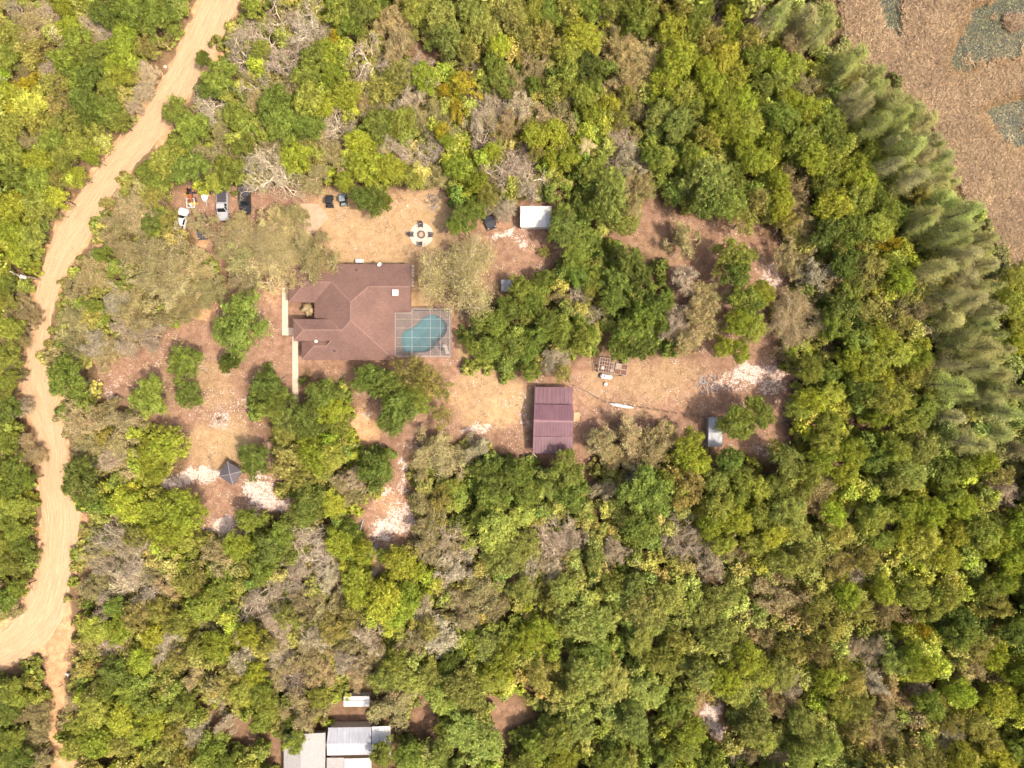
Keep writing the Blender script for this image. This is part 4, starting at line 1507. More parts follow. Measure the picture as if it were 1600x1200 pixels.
def build_gazebo():
    c = P(360, 741, 3)
    r = root('gazebo', 'square gazebo with a dark grey pyramid roof on white sand', 'gazebo', (c.x, c.y, 0))
    cor = [P(*q, 2.35) - r.location for q in ((341.3, 744.0), (355.3, 720.9), (379.5, 736), (364.5, 758.5))]
    ap = Vector((0.0, 0.0, 3.3))
    bm = bmesh.new()
    va = bm.verts.new(ap)
    vc = [bm.verts.new(p) for p in cor]
    vl = [bm.verts.new(p - Vector((0, 0, 0.14))) for p in cor]
    for i in range(4):
        bm.faces.new((va, vc[i], vc[(i + 1) % 4])); bm.faces.new((vc[i], vl[i], vl[(i + 1) % 4], vc[(i + 1) % 4]))
    bm.faces.new(vl)
    rf = bm_obj('roof', bm, M['asphalt_shingle'], r)
    for p in cor: strip_cap('ridge_cap', ap, p, M['greycap'], rf, 0.08, 0.02)
    cyl_obj('finial', ap - Vector((0, 0, 0.05)), ap + Vector((0, 0, 0.14)), 0.09, M['greycap'], rf, r1=0.03)
    for p in cor:
        b = p * 0.86
        box_obj('post', (b.x, b.y, 1.1), (0.13, 0.13, 2.2), M['weathered'], r)
    for i in range(3):
        a, b = cor[i] * 0.86, cor[(i + 1) % 4] * 0.86
        bm = bmesh.new(); cyl(bm, (a.x, a.y, 0.9), (b.x, b.y, 0.9), 0.05, n=6); bm_obj('rail', bm, M['weathered'], r)


build_gazebo()


# ------------------------------------------------------------------ vehicles (front faces -y)
def wheel(parent, x, y, r=0.36, w=0.24):
    bm = bmesh.new()
    cyl(bm, (x - w / 2, y, r), (x + w / 2, y, r), r, n=16)
    t = bm_obj('tyre', bm, M['rubber'], parent)
    s = 1 if x > 0 else -1
    bm = bmesh.new()
    cyl(bm, (x + s * (w / 2 - 0.02), y, r), (x + s * (w / 2 + 0.015), y, r), r * 0.6, n=12)
    bm_obj('rim', bm, M['silver'], t)


def hull(bm, st):
    """lofted body: stations (y, half width, z bottom, z top, top half width)"""
    rings = []
    for y, hw, z0, z1, tw in st:
        rings.append([bm.verts.new(p) for p in ((-hw * 0.94, y, z0), (hw * 0.94, y, z0), (hw, y, z0 + (z1 - z0) * 0.45), (tw, y, z1), (-tw, y, z1), (-hw, y, z0 + (z1 - z0) * 0.45))])
    for a, b in zip(rings[:-1], rings[1:]):
        for i in range(6): bm.faces.new((a[i], a[(i + 1) % 6], b[(i + 1) % 6], b[i]))
    bm.faces.new(rings[0][::-1]); bm.faces.new(rings[-1])


def glass_quad(name, pts, parent, off=0.012):
    a, b, c, d = [Vector(p) for p in pts]
    n = (b - a).cross(d - a).normalized()
    m = (a + b + c + d) / 4
    if n.dot(m - Vector((0, m.y * 0.6, 0.8))) < 0: n = -n
    return obj_faces(name, [p + n * off for p in (a, b, c, d)], [(0, 1, 2, 3)], M['glass'], parent)


def car(name, label, cat, x, y, rz, paint, style='pickup', roof=None, bed=None, length=5.2, z=1.2):
    p = P(x, y, z)
    r = root(name, label, cat, (p.x, p.y, 0), rz)
    hl = length / 2
    W = 0.95
    bm = bmesh.new()
    belt = 1.02
    if style == 'pickup':
        hull(bm, [(-hl, 0.72, 0.42, 0.78, 0.66), (-hl + 0.15, 0.9, 0.36, 0.95, 0.82), (-hl + 1.4, W, 0.32, belt + 0.02, 0.88), (0.35, W, 0.32, belt, 0.9), (0.36, W, 0.32, belt, 0.9), (hl - 0.05, W, 0.38, belt, 0.9), (hl, 0.9, 0.45, belt - 0.05, 0.85)])
        cab = (-hl + 1.35, -hl + 1.95, 0.0 + 0.1, 0.42)
    else:
        hull(bm, [(-hl, 0.68, 0.42, 0.68, 0.6), (-hl + 0.2, 0.86, 0.3, 0.84, 0.76), (-hl + 1.25, 0.92, 0.28, 0.98, 0.84), (0.4, 0.93, 0.28, 1.0, 0.86), (hl - 0.6, 0.92, 0.3, 1.0, 0.82), (hl - 0.12, 0.86, 0.34, 0.92, 0.74), (hl, 0.72, 0.45, 0.75, 0.64)])
        cab = (-hl + 1.2, -hl + 1.85, hl - 1.1, hl - 0.45)
    body = bm_obj('body', bm, paint, r)
    y0, y1, y2, y3 = cab
    zt = 1.78 if style != 'car' else 1.46
    bm = bmesh.new()
    lo = [(-0.84, y0), (0.84, y0), (0.84, y3), (-0.84, y3)]
    hi = [(-0.66, y1), (0.66, y1), (0.66, y2), (-0.66, y2)]
    vl = [bm.verts.new((a, b, belt - 0.04)) for a, b in lo]
    vh = [bm.verts.new((a, b, zt)) for a, b in hi]
    for i in range(4): bm.faces.new((vl[i], vl[(i + 1) % 4], vh[(i + 1) % 4], vh[i]))
    bm.faces.new(vh)
    es = [e for e in bm.edges if any(v in vh for v in e.verts) and not all(v in vl for v in e.verts)]
    cb = bm_obj('cabin', bm, roof or paint, r)
    b0 = belt
    def lerp(a, b, t): return (a[0] + (b[0] - a[0]) * t, a[1] + (b[1] - a[1]) * t, b0 - 0.04 + (zt - b0 + 0.04) * t)
    def win(i, j, s0, s1, nm):
        A0, A1, B0, B1 = lerp(lo[i], hi[i], 0.12), lerp(lo[i], hi[i], 0.88), lerp(lo[j], hi[j], 0.12), lerp(lo[j], hi[j], 0.88)
        m = lambda p, q, t: tuple(p[k] + (q[k] - p[k]) * t for k in range(3))
        glass_quad(nm, (m(A0, B0, s0), m(A0, B0, s1), m(A1, B1, s1), m(A1, B1, s0)), cb)
    win(0, 1, 0.06, 0.94, 'windscreen'); win(2, 3, 0.06, 0.94, 'rear_window')
    for i, j in ((1, 2), (3, 0)):
        win(i, j, 0.1, 0.47, 'side_window'); win(i, j, 0.53, 0.9, 'side_window')
    if style == 'pickup':
        L0, L1 = y3 + 0.08, hl - 0.1
        box_obj('bed_cover' if bed else 'bed_floor', (0, (L0 + L1) / 2, belt + 0.03), (1.62, L1 - L0, 0.06), bed or M['dark'], r, bev=0.015)
        if not bed:
            for sx in (-0.86, 0.86): box_obj('bed_rail', (sx, (L0 + L1) / 2, belt + 0.07), (0.1, L1 - L0, 0.14), paint, r)
            box_obj('tailgate', (0, hl - 0.04, belt + 0.06), (1.7, 0.07, 0.14), paint, r)
    for sx in (-1, 1):
        box_obj('headlight', (sx * 0.62, -hl + 0.1, 0.74), (0.3, 0.12, 0.14), M['silver'], r)
        box_obj('taillight', (sx * 0.72, hl - 0.03, 0.8), (0.18, 0.08, 0.2), M['orange'], r)
        box_obj('mirror', (sx * 1.02, y0 + 0.45, belt + 0.05), (0.18, 0.1, 0.14), M['black'], r)
        wheel(r, sx * 0.82, -hl + 0.95); wheel(r, sx * 0.82, hl - 1.0)
    box_obj('bumper', (0, -hl - 0.03, 0.5), (1.6, 0.16, 0.18), M['black'] if paint is not M['white'] else M['silver'], r, bev=0.03)
    return r


car('pickup_truck', 'grey pickup truck with a dark covered bed, nose under the oaks', 'pickup truck', 346, 320, 0.03, M['silver'], 'pickup', bed=M['dark'])
car('pickup_truck', 'black pickup truck at the right end of the parked row', 'pickup truck', 381, 311, 0.03, M['black'], 'pickup', length=4.9)
car('parked_car', 'white car at the left, half hidden under an oak', 'car', 280, 347, math.radians(-14) + math.pi, M['white'], 'car', length=5.0)
car('parked_car', 'dark grey car hidden under the small oak, front showing', 'car', 313, 352, 0.08, M['charcoal'], 'car', length=4.4)
car('parked_car', 'black car under the trees left of the white shed', 'car', 762, 337, math.radians(20), M['black'], 'car', length=4.4)


def build_boat():
    p = P(320, 304, 1)
    r = root('boat', 'small white motor boat parked on a trailer in the vehicle row', 'boat', (p.x, p.y, 0))
    bm = bmesh.new()
    st = [(1.15, 0.62, 0.62), (0.6, 0.66, 0.6), (-0.2, 0.64, 0.6), (-0.75, 0.46, 0.62), (-1.1, 0.24, 0.7), (-1.28, 0.03, 0.8)]
    top = [[bm.verts.new((sx * w, y, 1.05 + 0.1 * max(0, -y - 0.4))) for sx in (-1, 1)] for y, w, z in st]
    inn = [[bm.verts.new((sx * max(0.02, w - 0.1), y, 1.05 + 0.1 * max(0, -y - 0.4))) for sx in (-1, 1)] for y, w, z in st]
    flo = [[bm.verts.new((sx * max(0.02, w - 0.14), y, 0.75)) for sx in (-1, 1)] for y, w, z in st]
    kee = [bm.verts.new((0, y, z - 0.25)) for y, w, z in st]
    for i in range(len(st) - 1):
        for s in (0, 1):
            bm.faces.new((top[i][s], top[i + 1][s], inn[i + 1][s], inn[i][s]))
            bm.faces.new((inn[i][s], inn[i + 1][s], flo[i + 1][s], flo[i][s]))
            bm.faces.new((top[i][s], top[i + 1][s], kee[i + 1], kee[i]))
        bm.faces.new((flo[i][0], flo[i + 1][0], flo[i + 1][1], flo[i][1]))
    bm.faces.new((top[0][0], top[0][1], kee[0]))
    bm_obj('hull', bm, M['white'], r)
    bm = bmesh.new(); bm.faces.new([bm.verts.new(v) for v in ((-0.4, -0.7, 1.1), (0.4, -0.7, 1.1), (0.2, -1.08, 1.13), (-0.2, -1.08, 1.13))]); bm_obj('fore_deck', bm, M['pale_metal'], r)
    box_obj('console', (0, -0.1, 0.98), (0.5, 0.35, 0.45), M['white'], r, top=(0.8, 0.6))
    box_obj('seat', (0, 0.45, 0.85), (0.8, 0.3, 0.2), M['pale_concrete'], r)
    box_obj('outboard_motor', (0, 1.32, 0.95), (0.3, 0.3, 0.6), M['dark'], r, bev=0.05)
    for sx in (-0.7, 0.7): wheel(r, sx, 0.5, 0.28, 0.18)
    box_obj('trailer_beam', (0, -0.4, 0.3), (0.1, 2.9, 0.1), M['grey_metal'], r)


build_boat()


def build_tractor():
    p = P(297, 303, 1)
    r = root('tractor', 'orange tractor parked above the small white cart', 'tractor', (p.x, p.y, 0), 0.1)
    box_obj('hood', (0, -0.55, 0.95), (0.55, 1.1, 0.5), M['orange'], r, bev=0.06, top=(0.85, 0.95))
    box_obj('chassis', (0, 0, 0.6), (0.5, 2.0, 0.3), M['dark'], r)
    for sx in (-0.62, 0.62):
        box_obj('fender', (sx, 0.65, 1.2), (0.34, 0.8, 0.1), M['orange'], r, bev=0.03)
        wheel(r, sx, 0.65, 0.55, 0.32); wheel(r, sx * 0.85, -0.85, 0.34, 0.22)
    box_obj('seat', (0, 0.55, 1.1), (0.45, 0.45, 0.25), M['black'], r, bev=0.04)
    bm = bmesh.new()
    for i in range(14):
        a, b = 6.2832 * i / 14, 6.2832 * (i + 1) / 14
        cyl(bm, (0.18 * math.cos(a), 0.12 + 0.18 * math.sin(a), 1.4), (0.18 * math.cos(b), 0.12 + 0.18 * math.sin(b), 1.4), 0.02, n=4, caps=False)
    bm_obj('steering_wheel', bm, M['black'], r)
    box_obj('loader_bucket', (0, -1.55, 0.45), (1.3, 0.45, 0.4), M['yellow'], r, top=(1, 0.7))
    p = P(297.5, 317.5, 0.8)
    r = root('utility_cart', 'small white utility cart loaded with scrap in front of the tractor', 'cart', (p.x, p.y, 0), 0.04)
    box_obj('bed_floor', (0, 0, 0.5), (1.25, 1.5, 0.06), M['weathered'], r)
    for sx in (-0.65, 0.65): box_obj('side_panel', (sx, 0, 0.68), (0.07, 1.6, 0.36), M['white'], r)
    for sy in (-0.77, 0.77): box_obj('end_panel', (0, sy, 0.68), (1.22, 0.07, 0.36), M['white'], r)
    for sx in (-0.76, 0.76): wheel(r, sx, 0.1, 0.27, 0.16)
    box_obj('drawbar', (0, -1.2, 0.4), (0.08, 0.9, 0.08), M['dark'], r)
    for i, (x, y, s, m) in enumerate(((-0.25, 0.3, 0.4, 'rust'), (0.25, 0.4, 0.35, 'orange'), (0.1, -0.3, 0.45, 'white'), (-0.3, -0.35, 0.3, 'dark'))):
        o = box_obj('crate', (0, 0, s / 2), (s, s * 0.8, s), M[m], None, bev=0.02, rz=i)
        o.location = (p.x + x, p.y + y, 0.535)
        tag(o, ['rusty box in the back of the white utility cart', 'orange box in the back of the white utility cart', 'white box in the front of the white utility cart', 'dark box in the front of the white utility cart'][i], 'box', 'boxes in the white cart')
    p = P(306, 317, 0.4)
    o = box_obj('fuel_can', (0, 0, 0.25), (0.4, 0.3, 0.46), M['yellow'], None, bev=0.04, top=(0.85, 0.7))
    cyl_obj('spout', (0.1, 0, 0.46), (0.22, 0, 0.6), 0.04, M['dark'], o, n=6)
    o.location = (p.x, p.y, 0.01)
    tag(o, 'yellow fuel can on the ground beside the white cart', 'fuel can')
    p = P(290, 303, 0.4)
    o = box_obj('fuel_can', (0, 0, 0.25), (0.45, 0.32, 0.46), M['yellow'], None, bev=0.04, top=(0.85, 0.7))
    cyl_obj('spout', (0.1, 0, 0.46), (0.22, 0, 0.6), 0.04, M['dark'], o, n=6)
    o.location = (p.x, p.y, 0.01)
    tag(o, 'yellow fuel can on the ground left of the orange tractor', 'fuel can')


build_tractor()


def buggy(x, y, rz, label, paint):
    p = P(x, y, 1)
    r = root('utility_buggy', label, 'buggy', (p.x, p.y, 0), rz)
    box_obj('chassis', (0, 0, 0.45), (1.05, 2.1, 0.25), M['dark'], r, bev=0.04)
    box_obj('hood', (0, -0.78, 0.78), (0.95, 0.55, 0.42), paint, r, top=(0.8, 0.6), bev=0.03)
    box_obj('cargo_bed', (0, 0.72, 0.75), (1.1, 0.65, 0.3), paint, r, bev=0.03)
    box_obj('seat', (0, 0.1, 0.72), (1.0, 0.4, 0.3), M['black'], r, bev=0.04)
    box_obj('canopy', (0, -0.02, 1.72), (1.0, 0.95, 0.06), paint, r, bev=0.02)
    for sx in (-0.46, 0.46):
        for sy in (-0.42, 0.36): cyl_obj('roll_bar', (sx, sy, 0.6), (sx, sy, 1.7), 0.025, M['black'], r, n=6)
        for sy in (-0.72, 0.7): wheel(r, sx * 1.15, sy, 0.3, 0.22)
    obj_faces('windscreen', [(-0.44, -0.5, 0.98), (0.44, -0.5, 0.98), (0.44, -0.43, 1.55), (-0.44, -0.43, 1.55)], [(0, 1, 2, 3)], M['glass'], r)


buggy(514, 314, 0.0, 'black utility buggy parked on the lawn edge beside the pad', M['black'])
buggy(535.5, 311.5, 0.1, 'blue grey utility buggy tucked against the green tree', simple_mat('bluegrey_paint', (0.20, 0.23, 0.24), 0.6, 0.15))


# ------------------------------------------------------------------ yard clutter
def stick_pile(name, label, cat, x, y, rad, n, mat, seed, hgt=0.6, part='stick', ln=(0.6, 1.5), th=(0.03, 0.07)):
    rr = random.Random(seed)
    p = P(x, y)
    r = root(name, label, cat, (p.x, p.y, 0))
    for i in range(n):
        a = rr.uniform(0, 6.28); d = rad * math.sqrt(rr.random())
        c = Vector((d * math.cos(a), d * math.sin(a), 0.06 + hgt * (1 - d / rad) * rr.random()))
        b = rr.uniform(0, 6.28); l = rr.uniform(*ln) / 2
        v = Vector((math.cos(b) * l, math.sin(b) * l, rr.uniform(-0.1, 0.25) * l))
        bm = bmesh.new()
        q0, q1 = c - v, c + v
        q0.z = max(q0.z, 0.03); q1.z = max(q1.z, 0.03)
        cyl(bm, q0, q1, rr.uniform(*th), rr.uniform(*th) * 0.7, 5)
        bm_obj(part, bm, mat[i % len(mat)], r)
    return r


stick_pile('brush_pile', 'heap of grey dead brush at the upper right of the lawn', 'brush pile', 675, 316, 1.35, 46, [M['greywood'], M['weathered'], M['greywood'], M['darkstone']], 1, 0.7)
stick_pile('burn_pile', 'pale ashy burn pile of charred sticks in the dirt field', 'burn pile', 1107, 601, 1.9, 60, [M['ash'], M['darkstone'], M['ash'], M['pale_concrete']], 2, 0.3)
stick_pile('brush_pile', 'dark tangle of roots right of the small grey shed', 'brush pile', 1229, 657, 0.9, 26, [M['weathered'], M['darkstone'], M['greywood']], 3, 0.5)
stick_pile('brush_pile', 'scatter of dead sticks at the notch between house and barn woods', 'brush pile', 726, 575, 0.8, 10, [M['weathered'], M['greywood']], 33, 0.2)
stick_pile('firewood_pile', 'orange brown split firewood pile near the bottom left woods', 'firewood', 381, 1114, 1.25, 44, [M['freshwood'], M['freshwood'], M['padconc']], 4, 0.6, 'log', (0.4, 0.6), (0.09, 0.14))


def build_fire_ring():
    p = P(344, 655)
    r = root('fire_ring', 'ring of pale stones around a brown heap of twigs', 'fire ring', (p.x, p.y, 0))
    rr = random.Random(5)
    for i in range(15):
        a = 6.2832 * i / 15 + rr.uniform(-.1, .1)
        bm = bmesh.new(); rock(bm, (1.2 * math.cos(a), 1.05 * math.sin(a), 0.1), rr.uniform(0.14, 0.24), 0.7, i); bm_obj('stone', bm, M['stone'], r)
    for i in range(22):
        a, d = rr.uniform(0, 6.28), rr.uniform(0, 0.55)
        b = rr.uniform(0, 6.28); l = rr.uniform(0.25, 0.5)
        c = Vector((d * math.cos(a), d * math.sin(a), 0.05 + 0.3 * (0.7 - d)))
        bm = bmesh.new(); v = Vector((math.cos(b) * l, math.sin(b) * l, 0.1)); cyl(bm, c - v, c + v, 0.035, 0.02, 5)
        bm_obj('twig', bm, M['rust'] if i % 2 else M['weathered'], r)


build_fire_ring()


def build_cage_trailer():
    p = P(947.5, 571, 1.2)
    rz = math.radians(-9)
    r = root('livestock_cage', 'weathered open cage of bars and planks in the dirt field', 'animal cage', (p.x, p.y, 0), rz)
    w, d, h = 2.5, 2.4, 1.7
    for sx in (-1, 0, 1):
        for sy in (-1, 1): box_obj('post', (sx * w / 2, sy * d / 2, h / 2), (0.09, 0.09, h), M['weathered'], r)
    for i in range(7):
        box_obj('bar', (-w / 2 + i * w / 6, 0, h + 0.03), (0.09, d + 0.05, 0.06), M['weathered'] if i % 2 else M['greywood'], r)
    for i in range(5):
        box_obj('rail', (0, -d / 2 + i * d / 4, h + 0.085), (w + 0.1, 0.1, 0.05), M['weathered'], r)
    for sy in (-1, 1):
        for z in (0.5, 1.1): box_obj('rail', (0, sy * d / 2, z), (w, 0.05, 0.08), M['weathered'], r)
    for sx in (-1, 1):
        for z in (0.5, 1.1): box_obj('rail', (sx * w / 2, 0, z), (0.05, d - 0.1, 0.08), M['weathered'], r)
    box_obj('floor_board', (0, 0, 0.06), (w - 0.1, d - 0.1, 0.08), M['rust'], r)
    box_obj('roof_board', (-0.6, -0.55, h + 0.14), (0.45, 0.5, 0.05), M['pale_concrete'], r)
    box_obj('roof_board', (0.95, -0.75, h + 0.14), (0.55, 0.5, 0.05), M['weathered'], r)
    p = P(970.5, 577, 0.5)
    r = root('flat_trailer', 'low rusty flat trailer with four dark panels beside the cage', 'trailer', (p.x, p.y, 0), rz)
    box_obj('frame', (0, 0, 0.42), (2.1, 1.95, 0.1), M['weathered'], r)
    for sx in (-0.5, 0.5):
        for sy in (-0.47, 0.47):
            box_obj('panel', (sx, sy, 0.5), (0.86, 0.78, 0.05), M['rust'] if (sx, sy) != (-0.5, 0.47) else M['weathered'], r)
    for sx in (-1.02, 1.02): box_obj('edge_rail', (sx, 0, 0.52), (0.07, 1.95, 0.1), M['greywood'], r)
    for sy in (-0.95, 0.95): wheel_y = sy
    for sx in (-1, 1): 
        bm = bmesh.new(); cyl(bm, (0, sx * 1.05 - 0.08, 0.3), (0, sx * 1.05 + 0.08, 0.3), 0.3, n=14); bm_obj('wheel', bm, M['rubber'], r)
    # white tank and bucket
    p = P(947, 588.5, 0.5)
    r = root('water_tank', 'white cylindrical tank lying beside the weathered cage', 'tank', (p.x, p.y, 0), rz)
    bm = bmesh.new()
    prof = [(-1.05, 0.12), (-0.98, 0.3), (-0.75, 0.4), (0.8, 0.42), (1.0, 0.3), (1.06, 0.1)]
    rings = [[bm.verts.new((x, rr_ * math.cos(6.2832 * i / 14), 0.5 + rr_ * math.sin(6.2832 * i / 14))) for i in range(14)] for x, rr_ in prof]
    for a, b in zip(rings[:-1], rings[1:]):
        for i in range(14): bm.faces.new((a[i], a[(i + 1) % 14], b[(i + 1) % 14], b[i]))
    bm.faces.new(rings[0][::-1]); bm.faces.new(rings[-1])
    bm_obj('vessel', bm, M['white'], r, smooth=True)
    cyl_obj('valve_cap', (-0.35, 0, 0.85), (-0.35, 0, 1.02), 0.12, M['black'], r)
    for x in (-0.55, 0.6): box_obj('cradle', (x, 0, 0.1), (0.12, 0.7, 0.2), M['weathered'], r)
    box_obj('strap', (-0.62, 0, 0.5), (0.06, 0.88, 0.88), M['grey_metal'], r, bev=0.2)
    p = P(946.5, 600.5, 0.3)
    o = bmesh.new(); cyl(o, (0, 0, 0), (0, 0, 0.5), 0.22, 0.27, 16)
    o = bm_obj('bucket', o, M['white'], None); o.location = (p.x, p.y, 0)
    bm = bmesh.new(); cyl(bm, (0, 0, 0.5), (0, 0, 0.53), 0.285, n=16); bm_obj('lid', bm, M['white_metal'], o)
    tag(o, 'white lidded bucket standing alone below the white tank', 'bucket')


build_cage_trailer()


def build_kayak():
    a, b = P(951.5, 630.5, 0.2), P(991, 637.5, 0.2)
    d = b - a
    r = root('kayak', 'narrow white kayak lying along the wire fence', 'kayak', ((a + b) / 2).to_tuple(), math.atan2(d.y, d.x))
    r.location.z = 0
    bm = bmesh.new()
    hl = d.length / 2
    rings = []
    for t, w, h in ((-1, 0.02, 0.32), (-0.85, 0.14, 0.36), (-0.5, 0.29, 0.36), (0, 0.33, 0.35), (0.5, 0.28, 0.36), (0.85, 0.13, 0.36), (1, 0.02, 0.32)):
        rings.append([bm.verts.new((t * hl, w * math.cos(q), h * 0.55 + 0.5 * h * math.sin(q))) for q in [6.2832 * i / 10 for i in range(10)]])
    for p, q in zip(rings[:-1], rings[1:]):
        for i in range(10): bm.faces.new((p[i], p[(i + 1) % 10], q[(i + 1) % 10], q[i]))
    bm.faces.new(rings[0][::-1]); bm.faces.new(rings[-1])
    bm_obj('hull', bm, M['white'], r, smooth=True)
    cyl_obj('cockpit', (0.35, 0, 0.33), (0.35, 0, 0.40), 0.2, M['pale_metal'], r, n=14)


build_kayak()


def fence(name, label, pts, n, hgt=1.2, skip=()):
    w = [P(x, y) for x, y in pts]
    r = root(name, label, 'fence', w[0])
    seg = [(b - a).length for a, b in zip(w[:-1], w[1:])]
    tot = sum(seg)
    pos = []
    for i in range(n + 1):
        t = tot * i / n
        for k, s in enumerate(seg):
            if t <= s + 1e-6 or k == len(seg) - 1:
                pos.append(w[k].lerp(w[k + 1], min(1, t / s))); break
            t -= s
    rr = random.Random(n)
    for q in pos:
        c = q - w[0]
        cyl_obj('post', (c.x, c.y, 0), (c.x + rr.uniform(-.06, .06), c.y + rr.uniform(-.06, .06), hgt), 0.06, M['post'], r, n=6)
    for z in (0.35, 0.75, 1.1):
        bm = bmesh.new()
        for a, b in zip(pos[:-1], pos[1:]):
            cyl(bm, a - w[0] + Vector((0, 0, z)), b - w[0] + Vector((0, 0, z)), 0.014, n=3, caps=False)
        bm_obj('wire', bm, M['wire'], r)
    return r


fence('wire_fence', 'wire fence running from the maroon barn to the small grey shed', [(897, 603), (918, 612), (937, 625), (948, 629), (1040, 643), (1110, 654)], 16)
fence('wire_fence', 'wire fence along the right verge of the dirt road', [(146, 556), (147, 600), (149, 700), (152, 790), (151, 835)], 16)
fence('wire_fence', 'wire fence crossing the bottom left woods left of the faint track', [(-30, 1069), (40, 1069), (76, 1070)], 6)
fence('wire_fence', 'wire fence crossing the bottom left woods right of the faint track', [(98, 1069), (150, 1071), (215, 1075)], 6)

p0 = P(1241, 604, 0.5)
r = root('feed_trough', 'long dark trough at the right edge of the dirt field', 'trough', (p0.x, p0.y, 0), 0.04)
bm = bmesh.new()
box(bm, (0, 0, 0.45), (0.75, 2.2, 0.08)); bm_obj('floor_board', bm, M['black'], r)
for sx in (-0.4, 0.4): box_obj('side_board', (sx, 0, 0.6), (0.06, 2.3, 0.36), M['dark'] if sx < 0 else M['greywood'], r)
for sy in (-1.12, 1.12): box_obj('end_board', (0, sy, 0.6), (0.74, 0.06, 0.34), M['dark'], r)
for sx in (-0.3, 0.3):
    for sy in (-0.9, 0.9): box_obj('leg', (sx, sy, 0.2), (0.09, 0.09, 0.41), M['dark'], r)

# leaning lamp pole on the trail
a = P(567.6, 812); b = P(559, 842.5, 2.6)
r = root('lamp_post', 'leaning grey metal pole with a white cap on the trail', 'pole', a)
d = b - a
bm = bmesh.new(); cyl(bm, (0, 0, -0.05), d, 0.12, 0.09, 8); bm_obj('pole', bm, M['grey_metal'], r)
bm = bmesh.new(); cyl(bm, d, d + d.normalized() * 0.25, 0.2, 0.14, 10); bm_obj('lamp_head', bm, M['white'], r)


def utility_pole(x, y, h, label, wires):
    p = P(x, y)
    r = root('utility_pole', label, 'utility pole', p)
    cyl_obj('pole', (0, 0, -0.1), (0, 0, h), 0.15, M['weathered'], r, r1=0.11)
    ang = math.radians(-28)
    dx, dy = math.cos(ang), math.sin(ang)
    bm = bmesh.new(); box(bm, (0, 0, h - 0.5), (2.0, 0.1, 0.12), rz=ang); ca = bm_obj('crossarm', bm, M['greywood'], r)
    for t in (-0.9, 0, 0.9): cyl_obj('insulator', (dx * t, dy * t, h - 0.44), (dx * t, dy * t, h - 0.22), 0.06, M['white'], ca, n=8)
    tr = cyl_obj('transformer', (0.42, -0.3, h - 2.0), (0.42, -0.3, h - 1.1), 0.3, M['white_metal'], r, n=14)
    cyl_obj('bushing', (0.42, -0.3, h - 1.1), (0.42, -0.3, h - 0.8), 0.06, M['grey_metal'], tr, n=8)
    for t in (-0.9, 0, 0.9):
        bm = bmesh.new()
        for (wx, wy, wz) in wires:
            a = Vector((dx * t, dy * t, h - 0.22)); b = P(wx, wy, wz) - p + Vector((dx * t, dy * t, 0))
            prev = a
            for i in range(1, 15):
                s = i / 14
                q = a.lerp(b, s) - Vector((0, 0, 4 * s * (1 - s) * 1.2))
                cyl(bm, prev, q, 0.011, n=3, caps=False); prev = q
        bm_obj('wire', bm, M['post'], r)
    return r


utility_pole(64, 437, 6.6, 'wooden utility pole with a white transformer left of the road', [(300, -60, 6.4), (-20, 700, 6.4)])

# little things by the faint track and the far woods
for i, (x, y, rr_, m, lab) in enumerate(((259, 105, 0.35, 'pale_concrete', 'single white rock on the verge beside the road'), (611, 325, 0.33, 'weathered', 'brown tree stump on the upper lawn'),
                                          (636.5, 321.5, 0.25, 'pale_concrete', 'small white stone on the upper lawn'), (277, 1088, 0.75, 'stone', 'grey boulder in the bottom left woods'))):
    bm = bmesh.new()
    if m == 'weathered': cyl(bm, (0, 0, -0.05), (0, 0, 0.4), 0.36, 0.28, 9)
    else: rock(bm, (0, 0, rr_ * 0.4), rr_, 0.7, i + 60)
    o = bm_obj('tree_stump' if m == 'weathered' else 'rock', bm, M[m])
    o.location = P(x, y)
    if m == 'weathered':
        bm = bmesh.new(); cyl(bm, (0, 0, 0.395), (0, 0, 0.41), 0.27, n=9); bm_obj('cut_face', bm, M['freshwood'], o)
    tag(o, lab, 'stump' if m == 'weathered' else 'rock')


def garden_chair(x, y, rz, label):
    p = P(x, y)
    r = root('garden_chair', label, 'chair', p, rz)
    box_obj('seat', (0, 0, 0.4), (0.5, 0.5, 0.05), M['white'], r, bev=0.01)
    bm = bmesh.new(); box(bm, (0, 0.24, 0.68), (0.5, 0.05, 0.55), shift=(0, 0.12)); bm_obj('backrest', bm, M['white'], r)
    for sx in (-0.22, 0.22):
        for sy in (-0.2, 0.2): box_obj('leg', (sx, sy, 0.19), (0.05, 0.05, 0.38), M['white'], r)
        box_obj('armrest', (sx * 1.2, 0, 0.62), (0.05, 0.5, 0.04), M['white'], r)


garden_chair(214, 1177, 0.5, 'white garden chair tipped among the bottom left trees')
garden_chair(108, 1052, -0.6, 'white scrap shaped like a garden chair beside the faint track')  # unidentified white scrap, modelled with the chair parts
garden_chair(657, 1097, 0.2, 'white garden chair above the house at the bottom edge')


# ------------------------------------------------------------------ tree meshes
def tube_arrays(pts, rad, sides=5):
    pts = np.asarray(pts, float); n = len(pts)
    d = np.gradient(pts, axis=0); d /= np.linalg.norm(d, axis=1)[:, None] + 1e-9
    ref = np.array([0.31, 0.22, 0.92]) if abs(d[:, 2]).mean() < 0.8 else np.array([1.0, 0.1, 0.0])
    u = np.cross(d, ref); u /= np.linalg.norm(u, axis=1)[:, None] + 1e-9
    w = np.cross(d, u)
    ang = np.arange(sides) * 2 * np.pi / sides
    V = pts[:, None, :] + (u[:, None, :] * np.cos(ang)[None, :, None] + w[:, None, :] * np.sin(ang)[None, :, None]) * np.asarray(rad)[:, None, None]
    V = V.reshape(-1, 3)
    F = []
    for i in range(n - 1):
        for j in range(sides):
            k = (j + 1) % sides
            F.append((i * sides + j, i * sides + k, (i + 1) * sides + k, (i + 1) * sides + j))
    return V, np.array(F, int)


